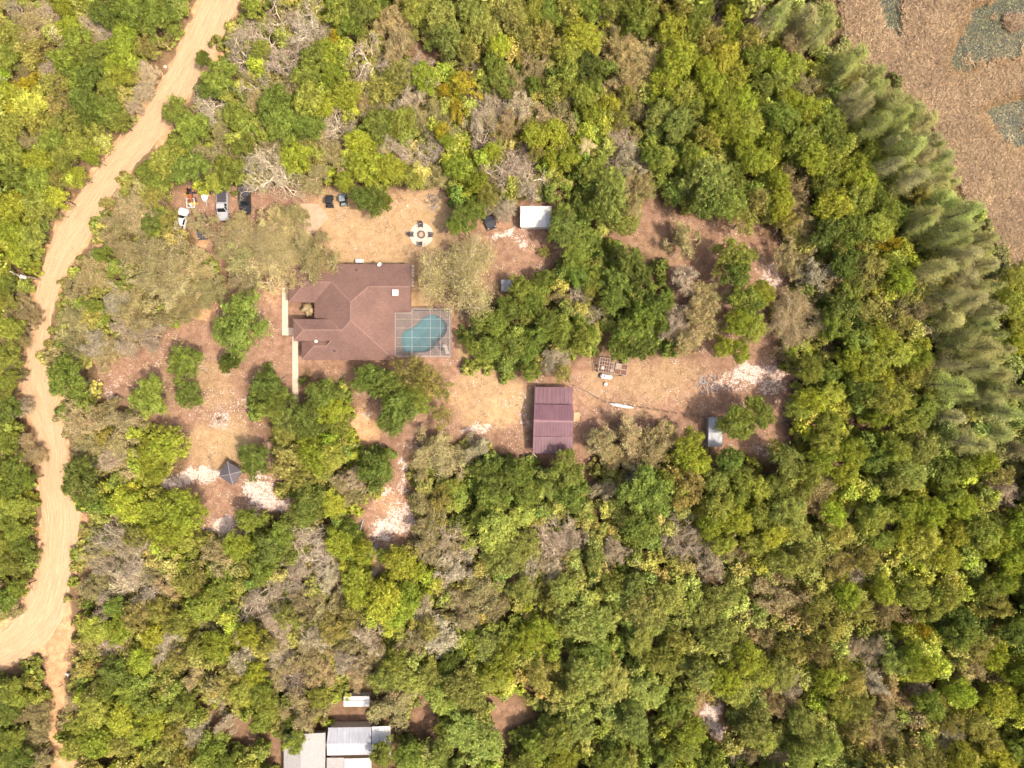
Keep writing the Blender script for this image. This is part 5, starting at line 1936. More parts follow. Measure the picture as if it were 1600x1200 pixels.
class Tubes:
    def __init__(self): self.V, self.F, self.n = [], [], 0
    def add(self, pts, rad, sides=5):
        V, F = tube_arrays(pts, rad, sides)
        self.V.append(V); self.F.append(F + self.n); self.n += len(V)
    def mesh(self, name, mat):
        return np_mesh(name, np.concatenate(self.V), np.concatenate(self.F), mat)


def limb(r, p, d, length, wig, segs, up=0.0):
    pts = [np.array(p, float)]
    d = np.array(d, float); d /= np.linalg.norm(d)
    for i in range(segs):
        d = d + r.normal(0, wig, 3); d[2] += up
        d /= np.linalg.norm(d)
        pts.append(pts[-1] + d * length / segs)
    return np.array(pts)


def skeleton(r, tubes, height, R, n0=6, n1=5, n2=0, n3=0, base=0.35, r0=0.22, wig=0.28, twig=None, flat=0.35):
    """trunk with limbs; returns tips [(point, direction)] of the finest level"""
    zb = height * base
    tr = limb(r, (0, 0, -0.1), (r.normal(0, .08), r.normal(0, .08), 1), zb, 0.05, 4)
    tubes.add(tr, np.linspace(r0 * 1.2, r0 * 0.8, len(tr)), 7)
    tips = []
    a0 = r.uniform(0, 6.28)
    for i in range(n0):
        a = a0 + i * 6.283 / n0 + r.normal(0, 0.25)
        el = r.uniform(0.35, 1.0)
        rise = height - zb
        d = (math.cos(a), math.sin(a), el)
        ln = math.hypot(R * 0.62, rise * 0.5) * r.uniform(0.75, 1.1)
        st = tr[-1] - np.array([0, 0, r.uniform(0, zb * 0.25)])
        p = limb(r, st, d, ln, wig * 0.75, 6, 0.01)
        tubes.add(p, np.linspace(r0 * 0.6, r0 * 0.22, len(p)), 5)
        t1 = []
        for j in range(n1):
            k = r.integers(2, len(p))
            dd = p[k] - p[k - 1]; dd /= np.linalg.norm(dd)
            dd = dd + r.normal(0, 0.75, 3); dd[2] += 0.15 - 0.0
            q = limb(r, p[k], dd, R * r.uniform(0.32, 0.55), wig, 4, 0.0)
            tubes.add(q, np.linspace(r0 * 0.26, r0 * 0.1, len(q)), 4)
            t1.append(q)
        cur = t1
        for cnt, ln_, rr_ in ((n2, 0.26, 0.10), (n3, 0.16, 0.055)):
            nxt = []
            if not cnt: break
            for q in cur:
                for _ in range(cnt):
                    k = r.integers(1, len(q))
                    dd = q[k] - q[k - 1]; dd /= np.linalg.norm(dd)
                    dd = dd + r.normal(0, 0.85, 3); dd[2] += flat * 0.4
                    s = limb(r, q[k], dd, R * ln_ * r.uniform(0.7, 1.3), wig * 1.1, 3)
                    tubes.add(s, np.linspace(r0 * rr_, r0 * rr_ * 0.45, len(s)), 3)
                    nxt.append(s)
            cur = nxt
        tips += [(q[-1], q[-1] - q[-2], q) for q in cur]
    return tips


def leaves_mesh(name, C, Nn, Sz, Va, Hu, mat, asp, r):
    V, F = leaf_quads(C, Nn, Sz, asp, r)
    return np_mesh(name, V, F, mat, {'var': np.repeat(Va, 4), 'hue': np.repeat(Hu, 4)})


def outline(r):
    k = [(2, r.uniform(0, 6.28), r.uniform(0.05, 0.15)), (3, r.uniform(0, 6.28), r.uniform(0.06, 0.17)), (5, r.uniform(0, 6.28), r.uniform(0.05, 0.13))]
    return lambda t: 1 + sum(a * math.sin(m * t + p) for m, p, a in k)


def leafy(seed, height=9.0, R=4.0, n_cl=46, n_leaf=330, ls=0.135, open_=0.0, name='crown'):
    """dense billowing crown of leaf clumps"""
    r = np.random.default_rng(seed)
    tb = Tubes()
    skeleton(r, tb, height, R, 6, 4, 2, 0, 0.35, 0.20)
    ol = outline(r)
    Cs, Ns, Sz, Va, Hu = [], [], [], [], []
    for i in range(n_cl):
        th = i * 2.39996 + r.normal(0, 0.3)
        u = (i + 0.5) / n_cl
        rad = math.sqrt(u) * R * 0.84 * ol(th) * r.uniform(0.86, 1.06)
        dome = math.sqrt(max(0.0, 1 - (rad / (R * 1.08)) ** 2))
        z = height * 0.54 + (height * 0.38) * dome * r.uniform(0.6, 1.05)
        if r.random() < 0.22: z -= height * 0.14
        if r.random() < 0.10: continue
        rc = R * r.uniform(0.13, 0.27)
        n = int(n_leaf * (rc / (R * 0.2)) ** 2)
        k = max(6, n // 7)
        d = r.normal(size=(k, 3)); d[:, 2] = d[:, 2] * 0.9 + 0.35
        d /= np.linalg.norm(d, axis=1)[:, None]
        rr_ = r.uniform(0.55, 1.12, (k, 1)) * (1 + 0.25 * np.sin(d[:, :1] * 7 + i) * np.sin(d[:, 1:2] * 7 + 2 * i))
        c = np.array([rad * math.cos(th), rad * math.sin(th), z])
        sc_ = c + d * rc * rr_ * np.array([1, 1, 0.75])
        sn_ = d * 0.8 + r.normal(size=(k, 3)) * 0.6; sn_[:, 2] += 0.3
        stray = r.random(k) < 0.14
        sc_[stray] += r.normal(0, rc * 0.55, (int(stray.sum()), 3)) * np.array([1, 1, 0.4])
        own = r.integers(0, k, n)
        Cs.append(sc_[own] + r.normal(0, ls * 1.05, (n, 3)) * np.array([1, 1, 0.6]))
        nn = sn_[own] + r.normal(size=(n, 3)) * 0.28
        Ns.append(nn / np.linalg.norm(nn, axis=1)[:, None])
        Sz.append(r.uniform(0.6, 1.35, n) * ls)
        sv = r.normal(0, 0.16, k); sh = r.normal(0, 0.14, k)
        Va.append(np.clip(r.normal(0.5, 0.10) + sv[own] + r.normal(0, 0.08, n), 0, 1))
        Hu.append(np.clip(r.normal(0.5, 0.2) + sh[own], 0, 1))
    C, Nn, Sz, Va, Hu = map(np.concatenate, (Cs, Ns, Sz, Va, Hu))
    return tb.mesh('trunk', M['bark']), leaves_mesh(name, C, Nn, Sz, Va, Hu, M['leaf'], 0.62, r)


def twiggy(seed, height=8.5, R=4.0, per=42, ls=0.085, spread=0.30, mat='dryleaf', n=(7, 7, 6), r0=0.26):
    """open live-oak crown: pale branches with sprays of small leaves and moss"""
    r = np.random.default_rng(seed)
    tb = Tubes()
    tips = skeleton(r, tb, height, R, n[0], n[1], n[2], 0, 0.3, r0, 0.34)
    Cs, Ns, Sz, Va, Hu = [], [], [], [], []
    for p, d, q in tips:
        m = per
        t = r.uniform(0.2, 1.15, (m, 1))
        base = q[0] + (q[-1] - q[0]) * t
        Cs.append(base + r.normal(0, spread, (m, 3)) * np.array([1, 1, 0.6]) * 0.8)
        nn = r.normal(size=(m, 3)); nn[:, 2] = np.abs(nn[:, 2]) + 0.4
        Ns.append(nn / np.linalg.norm(nn, axis=1)[:, None])
        Sz.append(r.uniform(0.6, 1.5, m) * ls * 1.35)
        Va.append(np.clip(r.normal(0.5, 0.14) + r.normal(0, 0.17, m), 0, 1))
        Hu.append(np.clip(r.normal(0.5, 0.2) + r.normal(0, 0.12, m), 0, 1))
    C, Nn, Sz, Va, Hu = map(np.concatenate, (Cs, Ns, Sz, Va, Hu))
    rad = np.hypot(C[:, 0], C[:, 1])
    k = np.minimum(1, R * 1.08 / np.maximum(rad, 1e-3))[:, None]
    C = C * np.concatenate([k, k, np.ones_like(k)], 1)
    return tb.mesh('trunk', M['bark']), leaves_mesh('crown', C, Nn, Sz, Va, Hu, M[mat], 0.42, r)


def bare(seed, height=8.5, R=4.0):
    """leafless: limbs in the trunk mesh, the haze of fine twigs is the crown"""
    r = np.random.default_rng(seed)
    tb, tw = Tubes(), Tubes()
    tips = skeleton(r, tb, height, R, 7, 6, 0, 0, 0.30, 0.23, 0.46)
    cur = [t[2] for t in tips]
    for cnt, ln_, rad in ((6, 0.30, 0.030), (5, 0.16, 0.020)):
        nxt = []
        for q in cur:
            for _ in range(cnt):
                k = r.integers(1, len(q))
                dd = q[k] - q[k - 1]; dd /= np.linalg.norm(dd)
                dd = dd + r.normal(0, 0.9, 3); dd[2] += 0.12
                s = limb(r, q[k], dd, R * ln_ * r.uniform(0.7, 1.3), 0.38, 3)
                tw.add(s, np.linspace(rad, rad * 0.55, len(s)), 3)
                nxt.append(s)
        cur = nxt
    me = tw.mesh('crown', M['bark'])
    return tb.mesh('trunk', M['bark']), me


def cypress(seed, height=17.0, R=2.6):
    """tall narrow feathery bald cypress"""
    r = np.random.default_rng(seed)
    tb = Tubes()
    tr = limb(r, (0, 0, -0.1), (0, 0, 1), height * 0.97, 0.015, 9)
    tb.add(tr, np.concatenate([[0.42], np.linspace(0.26, 0.04, len(tr) - 1)]), 6)
    Cs, Ns, Sz, Va, Hu = [], [], [], [], []
    nb = 80
    for i in range(nb):
        t = 0.36 + 0.62 * (i + r.uniform()) / nb
        z = height * t
        rr_ = R * (1.08 - ((t - 0.36) / 0.64) ** 1.5 * 0.85) * r.uniform(0.6, 1.1)
        a = i * 2.4 + r.normal(0, 0.3)
        c0 = np.array([np.interp(z, tr[:, 2], tr[:, 0]), np.interp(z, tr[:, 2], tr[:, 1]), z])
        p = limb(r, c0, (math.cos(a), math.sin(a), 0.35), rr_, 0.16, 4)
        tb.add(p, np.linspace(0.05, 0.015, len(p)), 3)
        m = 84
        f = r.uniform(0.2, 1.08, m) ** 0.8
        base = np.stack([np.interp(f * rr_, np.linspace(0, rr_, len(p)), p[:, k]) for k in range(3)], 1)
        Cs.append(base + r.normal(0, 1, (m, 3)) * np.array([0.34, 0.34, 0.22]) * (0.5 + 0.5 * rr_ / R))
        nn = r.normal(size=(m, 3)); nn[:, 2] = np.abs(nn[:, 2]) + 0.3
        Ns.append(nn / np.linalg.norm(nn, axis=1)[:, None])
        Sz.append(r.uniform(0.6, 1.4, m) * 0.088)
        Va.append(np.clip(r.normal(0.5, 0.12) + r.normal(0, 0.15, m), 0, 1))
        Hu.append(np.clip(r.normal(0.5, 0.22, m), 0, 1))
    C, Nn, Sz, Va, Hu = map(np.concatenate, (Cs, Ns, Sz, Va, Hu))
    return tb.mesh('trunk', M['bark']), leaves_mesh('crown', C, Nn, Sz, Va, Hu, M['dryleaf'], 0.35, r)


LEAFY = [leafy(300 + i) for i in range(8)]
LEAFY_FINE = [leafy(330 + i, n_cl=60, n_leaf=280, ls=0.11) for i in range(5)]
OPEN = [leafy(360 + i, n_cl=34, n_leaf=210, ls=0.115) for i in range(4)]
TWIGGY = [twiggy(400 + i) for i in range(7)]
BIG = [twiggy(450 + i, per=40, ls=0.046, spread=0.30, n=(9, 9, 9), r0=0.2) for i in range(3)]
BARE = [bare(500 + i) for i in range(6)]
CYP = [cypress(600 + i) for i in range(6)]

# kind: (name, category, meshes, mean leaf colours, bark colour, height factor, mesh height)
KIND = {
    'g': ('green_tree', 'tree', LEAFY, [(0.305, 0.342, 0.058), (0.275, 0.318, 0.054), (0.335, 0.358, 0.064)], (0.20, 0.16, 0.12), 9.0),
    'd': ('green_tree', 'tree', LEAFY, [(0.245, 0.295, 0.050), (0.222, 0.275, 0.050)], (0.16, 0.13, 0.10), 9.0),
    'l': ('green_tree', 'tree', LEAFY_FINE, [(0.410, 0.435, 0.100), (0.430, 0.440, 0.105), (0.380, 0.420, 0.098)], (0.22, 0.18, 0.13), 9.0),
    'y': ('yellow_green_tree', 'tree', LEAFY_FINE, [(0.420, 0.450, 0.052), (0.440, 0.458, 0.058), (0.385, 0.428, 0.052), (0.450, 0.462, 0.085)], (0.20, 0.16, 0.12), 9.0),
    'v': ('olive_tree', 'tree', OPEN, [(0.420, 0.385, 0.090), (0.440, 0.385, 0.110), (0.385, 0.370, 0.082)], (0.34, 0.28, 0.20), 9.0),
    'o': ('olive_oak', 'tree', TWIGGY, [(0.395, 0.325, 0.135), (0.375, 0.315, 0.130), (0.350, 0.305, 0.120), (0.405, 0.320, 0.150)], (0.62, 0.50, 0.38), 8.5),
    't': ('tan_oak', 'tree', TWIGGY, [(0.465, 0.370, 0.160), (0.455, 0.355, 0.165), (0.440, 0.360, 0.150)], (0.64, 0.51, 0.38), 8.5),
    'w': ('bare_tree', 'tree', BARE, [(0.60, 0.50, 0.37), (0.64, 0.53, 0.39), (0.56, 0.475, 0.36)], (0.68, 0.59, 0.47), 8.5),
    'm': ('mossy_tree', 'tree', TWIGGY, [(0.50, 0.410, 0.270), (0.47, 0.390, 0.250)], (0.64, 0.53, 0.41), 8.5),
    'Y': ('golden_tree', 'tree', OPEN, [(0.60, 0.47, 0.040), (0.55, 0.45, 0.045)], (0.22, 0.17, 0.12), 9.0),
    'c': ('cypress_tree', 'tree', CYP, [(0.355, 0.385, 0.100), (0.385, 0.385, 0.115), (0.335, 0.385, 0.088), (0.400, 0.370, 0.145)], (0.30, 0.24, 0.19), 17.0),
    's': ('shrub', 'shrub', OPEN, [(0.30, 0.325, 0.056), (0.33, 0.34, 0.062)], (0.2, 0.16, 0.12), 9.0),
}

TREES = '''
w 15,10,20 w 70,15,20 w 135,35,18 w 160,52,19 o 45,32,28 v 20,55,23 y 100,12,17 v 62,78,20 g 20,88,22 y 110,42,18 d 165,20,23 d 205,20,25 g 240,25,26 g 262,18,16
y 195,62,25 m 224,106,14 m 216,134,15 m 204,166,13 v 228,72,16 o 92,76,20 g 122,64,20 d 150,90,23 g 105,98,22 y 175,100,14 d 142,118,22 y 190,120,18 y 170,133,15 Y 45,132,18 v 82,132,20 y 18,150,22 y 50,162,25 v 90,168,23
d 130,160,21 g 165,166,20 g 178,150,14 y 18,200,20 v 60,190,22 v 106,192,22 d 140,192,18 v 150,206,16 g 186,190,16 o 45,218,23 g 85,222,21 y 122,226,20 g 20,242,21 y 60,252,22 g 100,248,20 d 25,275,22
g 62,282,20 y 142,246,13 v 92,280,18 y 122,274,13
g 318,92,13 d 312,125,22 g 345,120,26 w 385,45,18 w 375,78,28 g 392,8,17 g 275,175,25 w 322,162,27 g 300,205,25 g 365,180,18 o 342,192,18 w 388,128,22 g 228,265,25 g 262,250,27 d 298,264,27 o 332,235,25
g 356,268,24 g 380,226,16 y 338,286,16 w 392,265,28
w 430,20,25 w 470,35,33 w 415,55,24 y 408,78,15 w 440,105,32 g 530,20,22 d 560,20,25 g 582,14,18 d 545,42,18 Y 525,55,13 y 512,76,16 o 602,25,20 t 622,22,20 g 652,14,23 l 690,30,26 l 735,20,24 l 760,42,26
v 790,30,24 w 575,85,35 t 616,74,23 w 655,92,17 l 702,62,24 v 728,80,20 y 780,76,20 g 490,92,22 y 520,120,19 y 540,148,24 g 480,122,22 o 455,132,19 d 430,165,28 g 482,160,26 d 440,196,27 d 480,196,25
y 508,168,16 w 515,190,29 w 548,202,19 o 562,162,18 v 600,140,24 v 622,116,21 o 592,172,22 m 642,150,21 o 662,182,20 g 592,198,25 g 626,192,22 y 662,122,22 Y 695,142,12 Y 727,132,23 w 740,106,14 d 772,100,20
d 780,128,21 Y 716,172,17 Y 690,204,14 o 682,166,17 m 756,160,21 w 786,156,20 w 755,212,20 o 790,192,19 w 632,232,22 w 652,248,18 o 602,230,19 w 676,232,21 y 700,222,14 y 560,222,20 y 572,258,28 y 612,266,25
y 540,284,17 o 522,232,21 y 462,246,25 o 425,228,23 w 415,262,37 o 490,272,24 y 642,278,20 o 682,272,21 y 718,262,23 y 746,286,17 w 782,262,29 y 768,236,13
l 805,20,22 g 835,14,20 g 862,20,23 v 890,15,21 g 920,15,21 v 950,10,20 g 982,14,21 g 1012,20,23 v 1062,14,21 g 1092,20,22 w 1122,10,20 y 1150,20,22 m 1182,22,26 v 816,46,20 v 850,62,25 v 826,70,20 y 910,58,25
y 892,86,22 o 962,52,16 g 996,38,20 y 1050,45,24 g 1085,52,20 t 976,72,22 t 1010,78,25 t 985,112,25 t 965,132,20 v 980,150,15 y 1060,92,28 v 1110,60,23 y 1140,56,21 v 1170,60,21 g 1186,92,23 y 1130,92,25
y 1152,122,23 y 1100,108,18 d 920,106,23 d 926,132,17 g 890,116,20 o 832,100,22 o 810,122,20 d 836,134,14 v 862,136,18 g 886,136,15 y 910,148,19 y 1040,130,25 y 1070,150,22 g 1078,168,22 y 1110,132,23 y 1132,154,25
y 1162,156,24 g 1187,140,20 y 955,162,15 y 930,182,21 o 1002,170,17 v 975,188,16 m 812,170,24 o 846,184,24 o 880,172,20 y 836,212,22 y 870,208,21 l 1032,178,23 l 1060,192,24 g 1090,186,19 y 1130,192,27 y 1172,196,23
y 1106,214,19 w 970,210,20 m 990,240,25 w 962,248,17 g 1016,246,17 g 1036,250,22 w 815,240,20 v 840,236,16 y 890,246,18 y 862,246,15 w 832,280,28 m 808,266,18 g 930,272,24 l 955,288,24 t 985,282,18 o 1010,282,19
g 1090,275,24 l 1110,286,36 g 1140,285,26 y 1182,252,23 y 1160,228,21 d 1074,242,18
c 1215,20,22 c 1260,25,24 o 1240,58,24 c 1286,46,20 y 1210,96,21 y 1240,108,21 g 1215,130,23 o 1262,128,22 y 1236,160,20 y 1265,172,25 g 1292,190,26 g 1220,184,24 y 1210,226,22 g 1250,220,24 g 1302,216,24 y 1270,248,26
t 1240,275,26 y 1302,256,21 y 1330,266,23 y 1352,286,21 g 1290,286,20 y 1215,282,18 g 1358,238,17
c 1335,92,24 c 1312,118,19 c 1370,118,22 c 1360,142,23 c 1334,148,18 c 1386,156,25 c 1346,172,21 c 1402,176,25 c 1430,172,24 c 1376,192,23 c 1402,208,25 c 1440,196,24 c 1455,218,21 c 1416,236,26 c 1446,246,25 c 1472,252,19 c 1390,256,21
c 1430,280,23 c 1462,282,22 c 1484,288,17
g 880,335,20 d 880,358,27 d 905,376,30 d 893,405,27 d 903,430,22 g 938,330,27 l 955,308,33 l 976,352,20 o 990,318,20 d 985,408,28 d 965,440,25 d 1002,432,20 d 957,468,22 g 922,436,19 d 1030,478,25 d 1004,492,22 d 982,520,25
d 1000,545,25 d 962,543,20 d 1034,508,15 o 1070,368,25 d 1115,305,34 g 1140,318,28 v 1162,345,25 v 1184,316,21 g 1148,403,30 g 1150,430,22 m 1080,432,22 t 1096,470,28 t 1122,466,22 m 1060,502,24 t 1088,516,32 t 1112,496,22
t 1070,534,18 g 1168,472,28 y 1190,458,20 y 1150,502,22 y 1176,512,23 y 1130,542,16 y 1156,548,18 g 815,452,24 g 850,436,20 d 832,474,22 d 800,482,24 d 775,505,24 d 752,500,22 o 875,462,13 w 900,462,20 w 926,490,17
v 922,456,14 d 856,500,22 g 845,522,20 g 880,522,23 g 906,530,20 g 925,520,12 d 828,545,20 d 800,540,24 g 830,582,17 d 768,545,24 g 742,545,18 m 870,562,20 v 880,584,17 s 850,394,9
y 1220,320,22 t 1250,312,23 t 1260,348,22 v 1228,348,18 y 1300,322,27 g 1340,310,26 g 1382,322,23 d 1290,362,24 g 1330,362,26 y 1370,356,24 t 1242,402,23 m 1286,425,24 t 1310,442,18 d 1320,415,24 g 1328,452,20 v 1360,415,24
Y 1390,378,15 v 1345,446,20 y 1390,418,20 y 1406,438,20 t 1245,500,42 d 1315,482,25 v 1350,480,21 o 1432,490,25 v 1408,505,18 o 1452,478,19 g 1340,530,24 y 1376,532,24 g 1298,512,18 w 1300,546,13 y 1326,560,20
y 1362,566,21 y 1262,576,22 g 1292,582,20 y 1342,592,20 y 1400,552,22 y 1430,562,21 y 1380,594,19 v 1420,592,18
c 1470,312,27 c 1450,332,20 c 1500,332,24 c 1440,352,20 c 1490,362,26 c 1532,376,23 c 1480,392,24 c 1510,402,24 c 1542,412,20 c 1470,426,24 c 1510,436,26 c 1546,446,20 c 1482,466,22 c 1520,466,26 c 1552,482,22 c 1490,502,24
c 1532,506,24 c 1502,540,25 c 1542,542,24 c 1572,548,20 c 1530,576,24 c 1562,582,20 y 1580,440,22 y 1575,472,24 y 1592,502,22 y 1586,538,18 v 1596,420,15 y 1600,470,20 c 1492,600,20
d 15,642,19 m 32,636,17 g 14,690,18 o 36,704,19 d 24,732,21 g 42,748,15 g 14,762,19 y 30,792,19 g 24,822,21 g 14,852,17 d 36,852,16 g 20,882,19 g 8,612,14
d 105,592,38 o 120,658,26 o 152,648,23 o 190,658,27 o 132,692,22 t 180,705,28 m 165,725,20 y 262,696,32 y 235,716,20 y 245,738,19 d 128,752,38 y 200,790,27 y 240,798,24 y 288,800,36 y 260,832,24 v 210,834,22 w 160,842,28
m 190,852,25 o 132,866,19 w 210,882,28 m 152,886,20 y 292,842,18 o 330,864,19 y 372,852,24 g 392,812,20 d 232,618,30 d 295,616,23 d 290,567,27 d 398,719,26
y 20,322,23 g 60,322,24 y 95,312,20 y 18,362,22 g 50,372,21 y 30,396,18 v 100,342,14 g 10,448,15 g 14,468,16 o 30,474,14 o 26,494,17 g 20,512,18 o 20,532,16 g 14,556,20 o 14,574,15 g 14,594,15
o 185,322,33 o 216,338,24 o 170,352,19 d 238,346,18 o 202,392,25 g 158,398,12 o 130,422,27 o 114,452,20 o 240,396,32 o 272,420,33 o 230,442,30 t 302,422,25 o 322,452,23 o 270,462,26 m 175,472,22 o 202,482,26 o 97,490,20
o 112,502,28 o 106,540,19 g 150,478,13 m 135,540,22 o 210,502,27 m 188,532,26 o 158,552,22 m 230,522,21 o 256,492,22 o 286,476,20 v 264,346,19 o 310,346,17 t 366,352,22 o 350,372,24 t 404,374,38 o 370,402,30 o 346,392,20 o 385,424,27
v 240,308,16 d 376,508,44 d 358,567,16
t 430,340,28 o 452,336,20 t 450,388,34 o 480,402,32 t 420,410,32 o 510,412,22 t 462,432,24 t 497,374,13 d 565,310,18 d 585,318,20 g 602,316,12 d 722,340,22 d 742,330,18 d 712,352,16 o 720,428,58 v 765,308,18 m 782,322,20
d 420,605,27 d 432,636,25 l 456,652,27 d 505,618,26 y 520,642,22 d 480,658,26 g 530,662,20 v 446,676,20 d 575,592,26 d 602,602,30 v 645,582,30 d 620,644,33 g 652,622,26 v 672,598,22 v 690,650,18 v 692,612,16
v 455,722,32 y 490,712,27 y 518,714,22 v 470,748,22 v 436,734,18 m 545,750,18 o 530,764,24 d 588,734,30 g 482,792,30 y 520,786,22 o 550,774,15 t 675,700,30 t 695,722,30 o 655,738,18 m 746,702,22
o 665,792,26 v 690,780,20 g 702,760,14 d 762,742,24 d 768,780,26 d 790,752,24 l 775,830,32 l 792,872,30 g 750,805,16 d 420,860,28 g 440,836,20 g 408,892,20 w 480,838,26 w 492,878,32 m 460,892,18 y 530,850,23 d 545,828,16
y 570,862,20 y 625,880,27 g 600,868,13 o 662,842,23 o 680,864,26 w 702,842,22 m 712,890,26 y 650,892,16
d 812,740,23 d 826,770,22 d 885,735,30 d 892,772,25 l 862,766,18 l 815,806,20 l 816,852,26 w 850,850,32 w 880,832,25 m 900,846,18 w 830,884,22 t 950,690,27 t 985,680,30 o 1012,705,28 t 1034,690,27 t 972,722,22 m 992,744,16
m 945,772,18 d 1008,772,38 d 1000,822,28 g 1036,752,18 y 1075,692,22 y 1088,722,22 v 1080,758,24 v 1060,784,16 l 1118,752,20 d 1140,720,22 g 1156,742,20 y 1126,790,24 g 1152,772,18 y 1182,762,20 y 1110,822,20 y 1152,812,24
g 1150,662,28 g 1182,646,26 y 1190,804,22 w 1072,828,23 w 1050,852,23 w 1090,862,25 m 1112,884,18 y 1180,852,20 y 1130,850,17 m 962,866,20 l 930,872,18 w 1080,835,16
y 1265,626,22 y 1246,640,18 y 1300,614,20 y 1294,664,20 y 1290,692,20 d 1340,612,23 g 1372,622,23 y 1402,630,22 y 1370,654,15 g 1412,662,18 g 1440,640,22 l 1230,722,25 v 1212,702,16 g 1262,742,20 y 1282,720,23 y 1330,708,24
y 1318,742,20 t 1292,762,24 t 1280,792,20 v 1252,772,16 d 1370,720,21 g 1400,700,20 l 1420,738,27 l 1398,752,20 l 1440,702,22 g 1470,738,20 g 1210,762,20 l 1230,800,27 l 1246,826,20 y 1210,832,22 y 1302,802,20 v 1312,832,22
g 1360,812,23 g 1372,842,20 y 1400,800,19 y 1422,792,22 y 1452,802,24 y 1412,832,20 w 1392,822,12 g 1482,772,19 y 1502,790,22 y 1442,850,26 y 1472,872,24 y 1492,832,20 g 1532,832,26 y 1562,852,25 y 1590,822,22 y 1582,876,22
v 1350,872,20 v 1310,882,22 l 1260,872,24 l 1222,882,22 c 1490,652,24 c 1522,692,30 c 1542,622,22 c 1572,642,22 c 1592,612,20 c 1562,676,22 m 1582,772,22 v 1560,742,20 y 1540,720,18 c 1592,702,20 g 1500,732,18
g 10,936,18 g 30,918,14 o 14,972,18
o 140,922,24 m 190,908,25 w 222,934,23 d 180,948,17 y 150,982,24 y 186,986,22 v 140,1006,18 m 170,1014,24 v 215,962,25 y 240,992,20 t 262,920,18 v 250,952,22 g 282,972,22 v 300,905,20 d 342,920,18 y 320,950,22 w 392,950,24
y 340,1010,24 m 370,1032,22 v 310,1012,20 v 280,1032,22 w 250,1032,18 y 220,1032,20 y 390,992,20 d 182,1050,25 g 168,1074,18 v 142,1088,18 y 150,1112,23 g 202,1082,20 y 190,1122,22 y 130,1132,18 g 230,1102,20 g 292,1096,16
y 240,1132,22 y 152,1160,25 v 112,1172,18 v 190,1160,20 y 212,1148,16 v 270,1152,20 m 300,1150,20 g 330,1180,22 g 352,1192,18 y 382,1080,22 v 360,1062,20 w 340,1096,14 g 20,1082,20 g 36,1092,14 d 14,1112,18 o 42,1122,18
g 20,1152,20 o 50,1152,16 d 30,1182,20 o 60,1186,16 v 240,1180,20 v 280,1186,16 y 400,1052,18 v 420,1006,18
w 410,930,26 w 420,972,23 w 450,918,22 o 470,950,24 v 446,962,18 m 512,906,20 y 560,918,30 y 600,940,30 y 622,956,25 y 640,932,22 v 550,962,22 v 520,982,23 m 572,1000,25 o 542,1012,19 o 590,1022,23 m 490,1002,24 o 472,1040,26
w 450,1070,26 o 492,1062,22 y 500,1090,16 m 430,1032,20 g 410,1080,18 g 418,1104,18 o 470,1118,30 o 495,1115,18 g 460,1160,17 o 612,1106,30 l 602,1060,23 l 640,1062,24 l 672,1062,20 g 622,1032,18 m 690,1002,28 o 722,962,30
o 752,930,26 o 772,952,19 d 702,1036,16 v 670,982,18 l 762,1012,24 y 782,1034,24 g 792,992,20 l 720,1072,26 l 690,1092,24 l 742,1088,20 y 770,1062,20 g 702,1132,20 l 722,1142,28 l 760,1160,27 l 690,1172,20 g 600,1176,20 g 640,1178,23
l 820,922,20 g 405,1128,16
l 880,920,22 l 905,972,30 l 930,975,28 v 862,942,16 y 850,982,20 y 820,1002,22 v 840,1052,23 l 1012,950,32 l 1040,940,28 g 960,908,20 l 990,918,20 d 930,1022,24 l 1000,1000,22 g 1012,1022,18 l 1080,942,20 l 1100,962,22 l 1130,930,22
l 1122,992,26 v 1062,1002,20 g 1040,1026,20 l 920,1052,29 l 960,1062,29 l 900,1072,20 l 1010,1082,28 l 990,1112,20 l 1100,1052,24 y 1132,1062,24 l 1152,1084,20 y 1170,1030,24 y 1190,1052,20 t 1090,1092,16 g 1050,1112,22 l 990,1132,24
l 905,1132,25 g 870,1152,25 g 840,1164,22 y 1080,1142,23 y 1072,1168,22 g 1040,1182,20 g 960,1182,20 l 1180,1132,27 l 1192,1156,20 y 880,1190,22 g 1110,1192,18 g 822,1190,20 w 1160,1190,16 g 940,1185,16
t 1226,932,32 v 1290,932,20 v 1270,962,18 y 1322,930,22 v 1300,982,20 v 1342,952,21 y 1380,920,20 t 1400,962,20 y 1430,930,22 g 1450,952,20 y 1482,930,22 d 1502,966,20 g 1502,992,22 g 1540,920,20 y 1570,908,20 d 1582,982,22
v 1562,950,19 v 1530,1012,20 y 1552,1024,20 Y 1440,984,11 y 1420,1022,20 l 1400,1032,22 y 1442,1044,22 m 1370,1022,20 v 1240,1012,22 l 1220,1050,25 v 1282,1022,20 v 1310,1036,20 v 1332,1062,20 m 1372,1070,22 t 1402,1092,20
t 1390,1114,18 y 1290,1062,20 y 1310,1102,20 v 1342,1102,20 m 1240,1082,18 t 1220,1102,20 l 1252,1122,22 l 1272,1144,20 l 1292,1164,22 l 1250,1182,20 w 1220,1190,18 v 1340,1134,20 t 1370,1152,22 v 1360,1182,20 o 1400,1142,22
v 1422,1180,20 g 1452,1100,22 v 1482,1122,22 y 1502,1082,22 t 1530,1052,20 y 1560,1092,25 y 1582,1104,20 v 1522,1132,22 v 1542,1154,20 m 1492,1152,20 y 1502,1182,22 y 1562,1182,22 d 1592,1172,20 v 1452,1190,20 y 1590,1050,20
o 300,1060,22 m 260,1004,22 o 330,985,20 m 430,990,23 o 505,955,22 m 542,1042,21 o 562,1062,19 m 380,1004,19 o 235,902,21 m 160,952,20 o 642,1010,21 m 660,958,19 o 420,1060,21 m 350,1132,18 o 110,1100,15
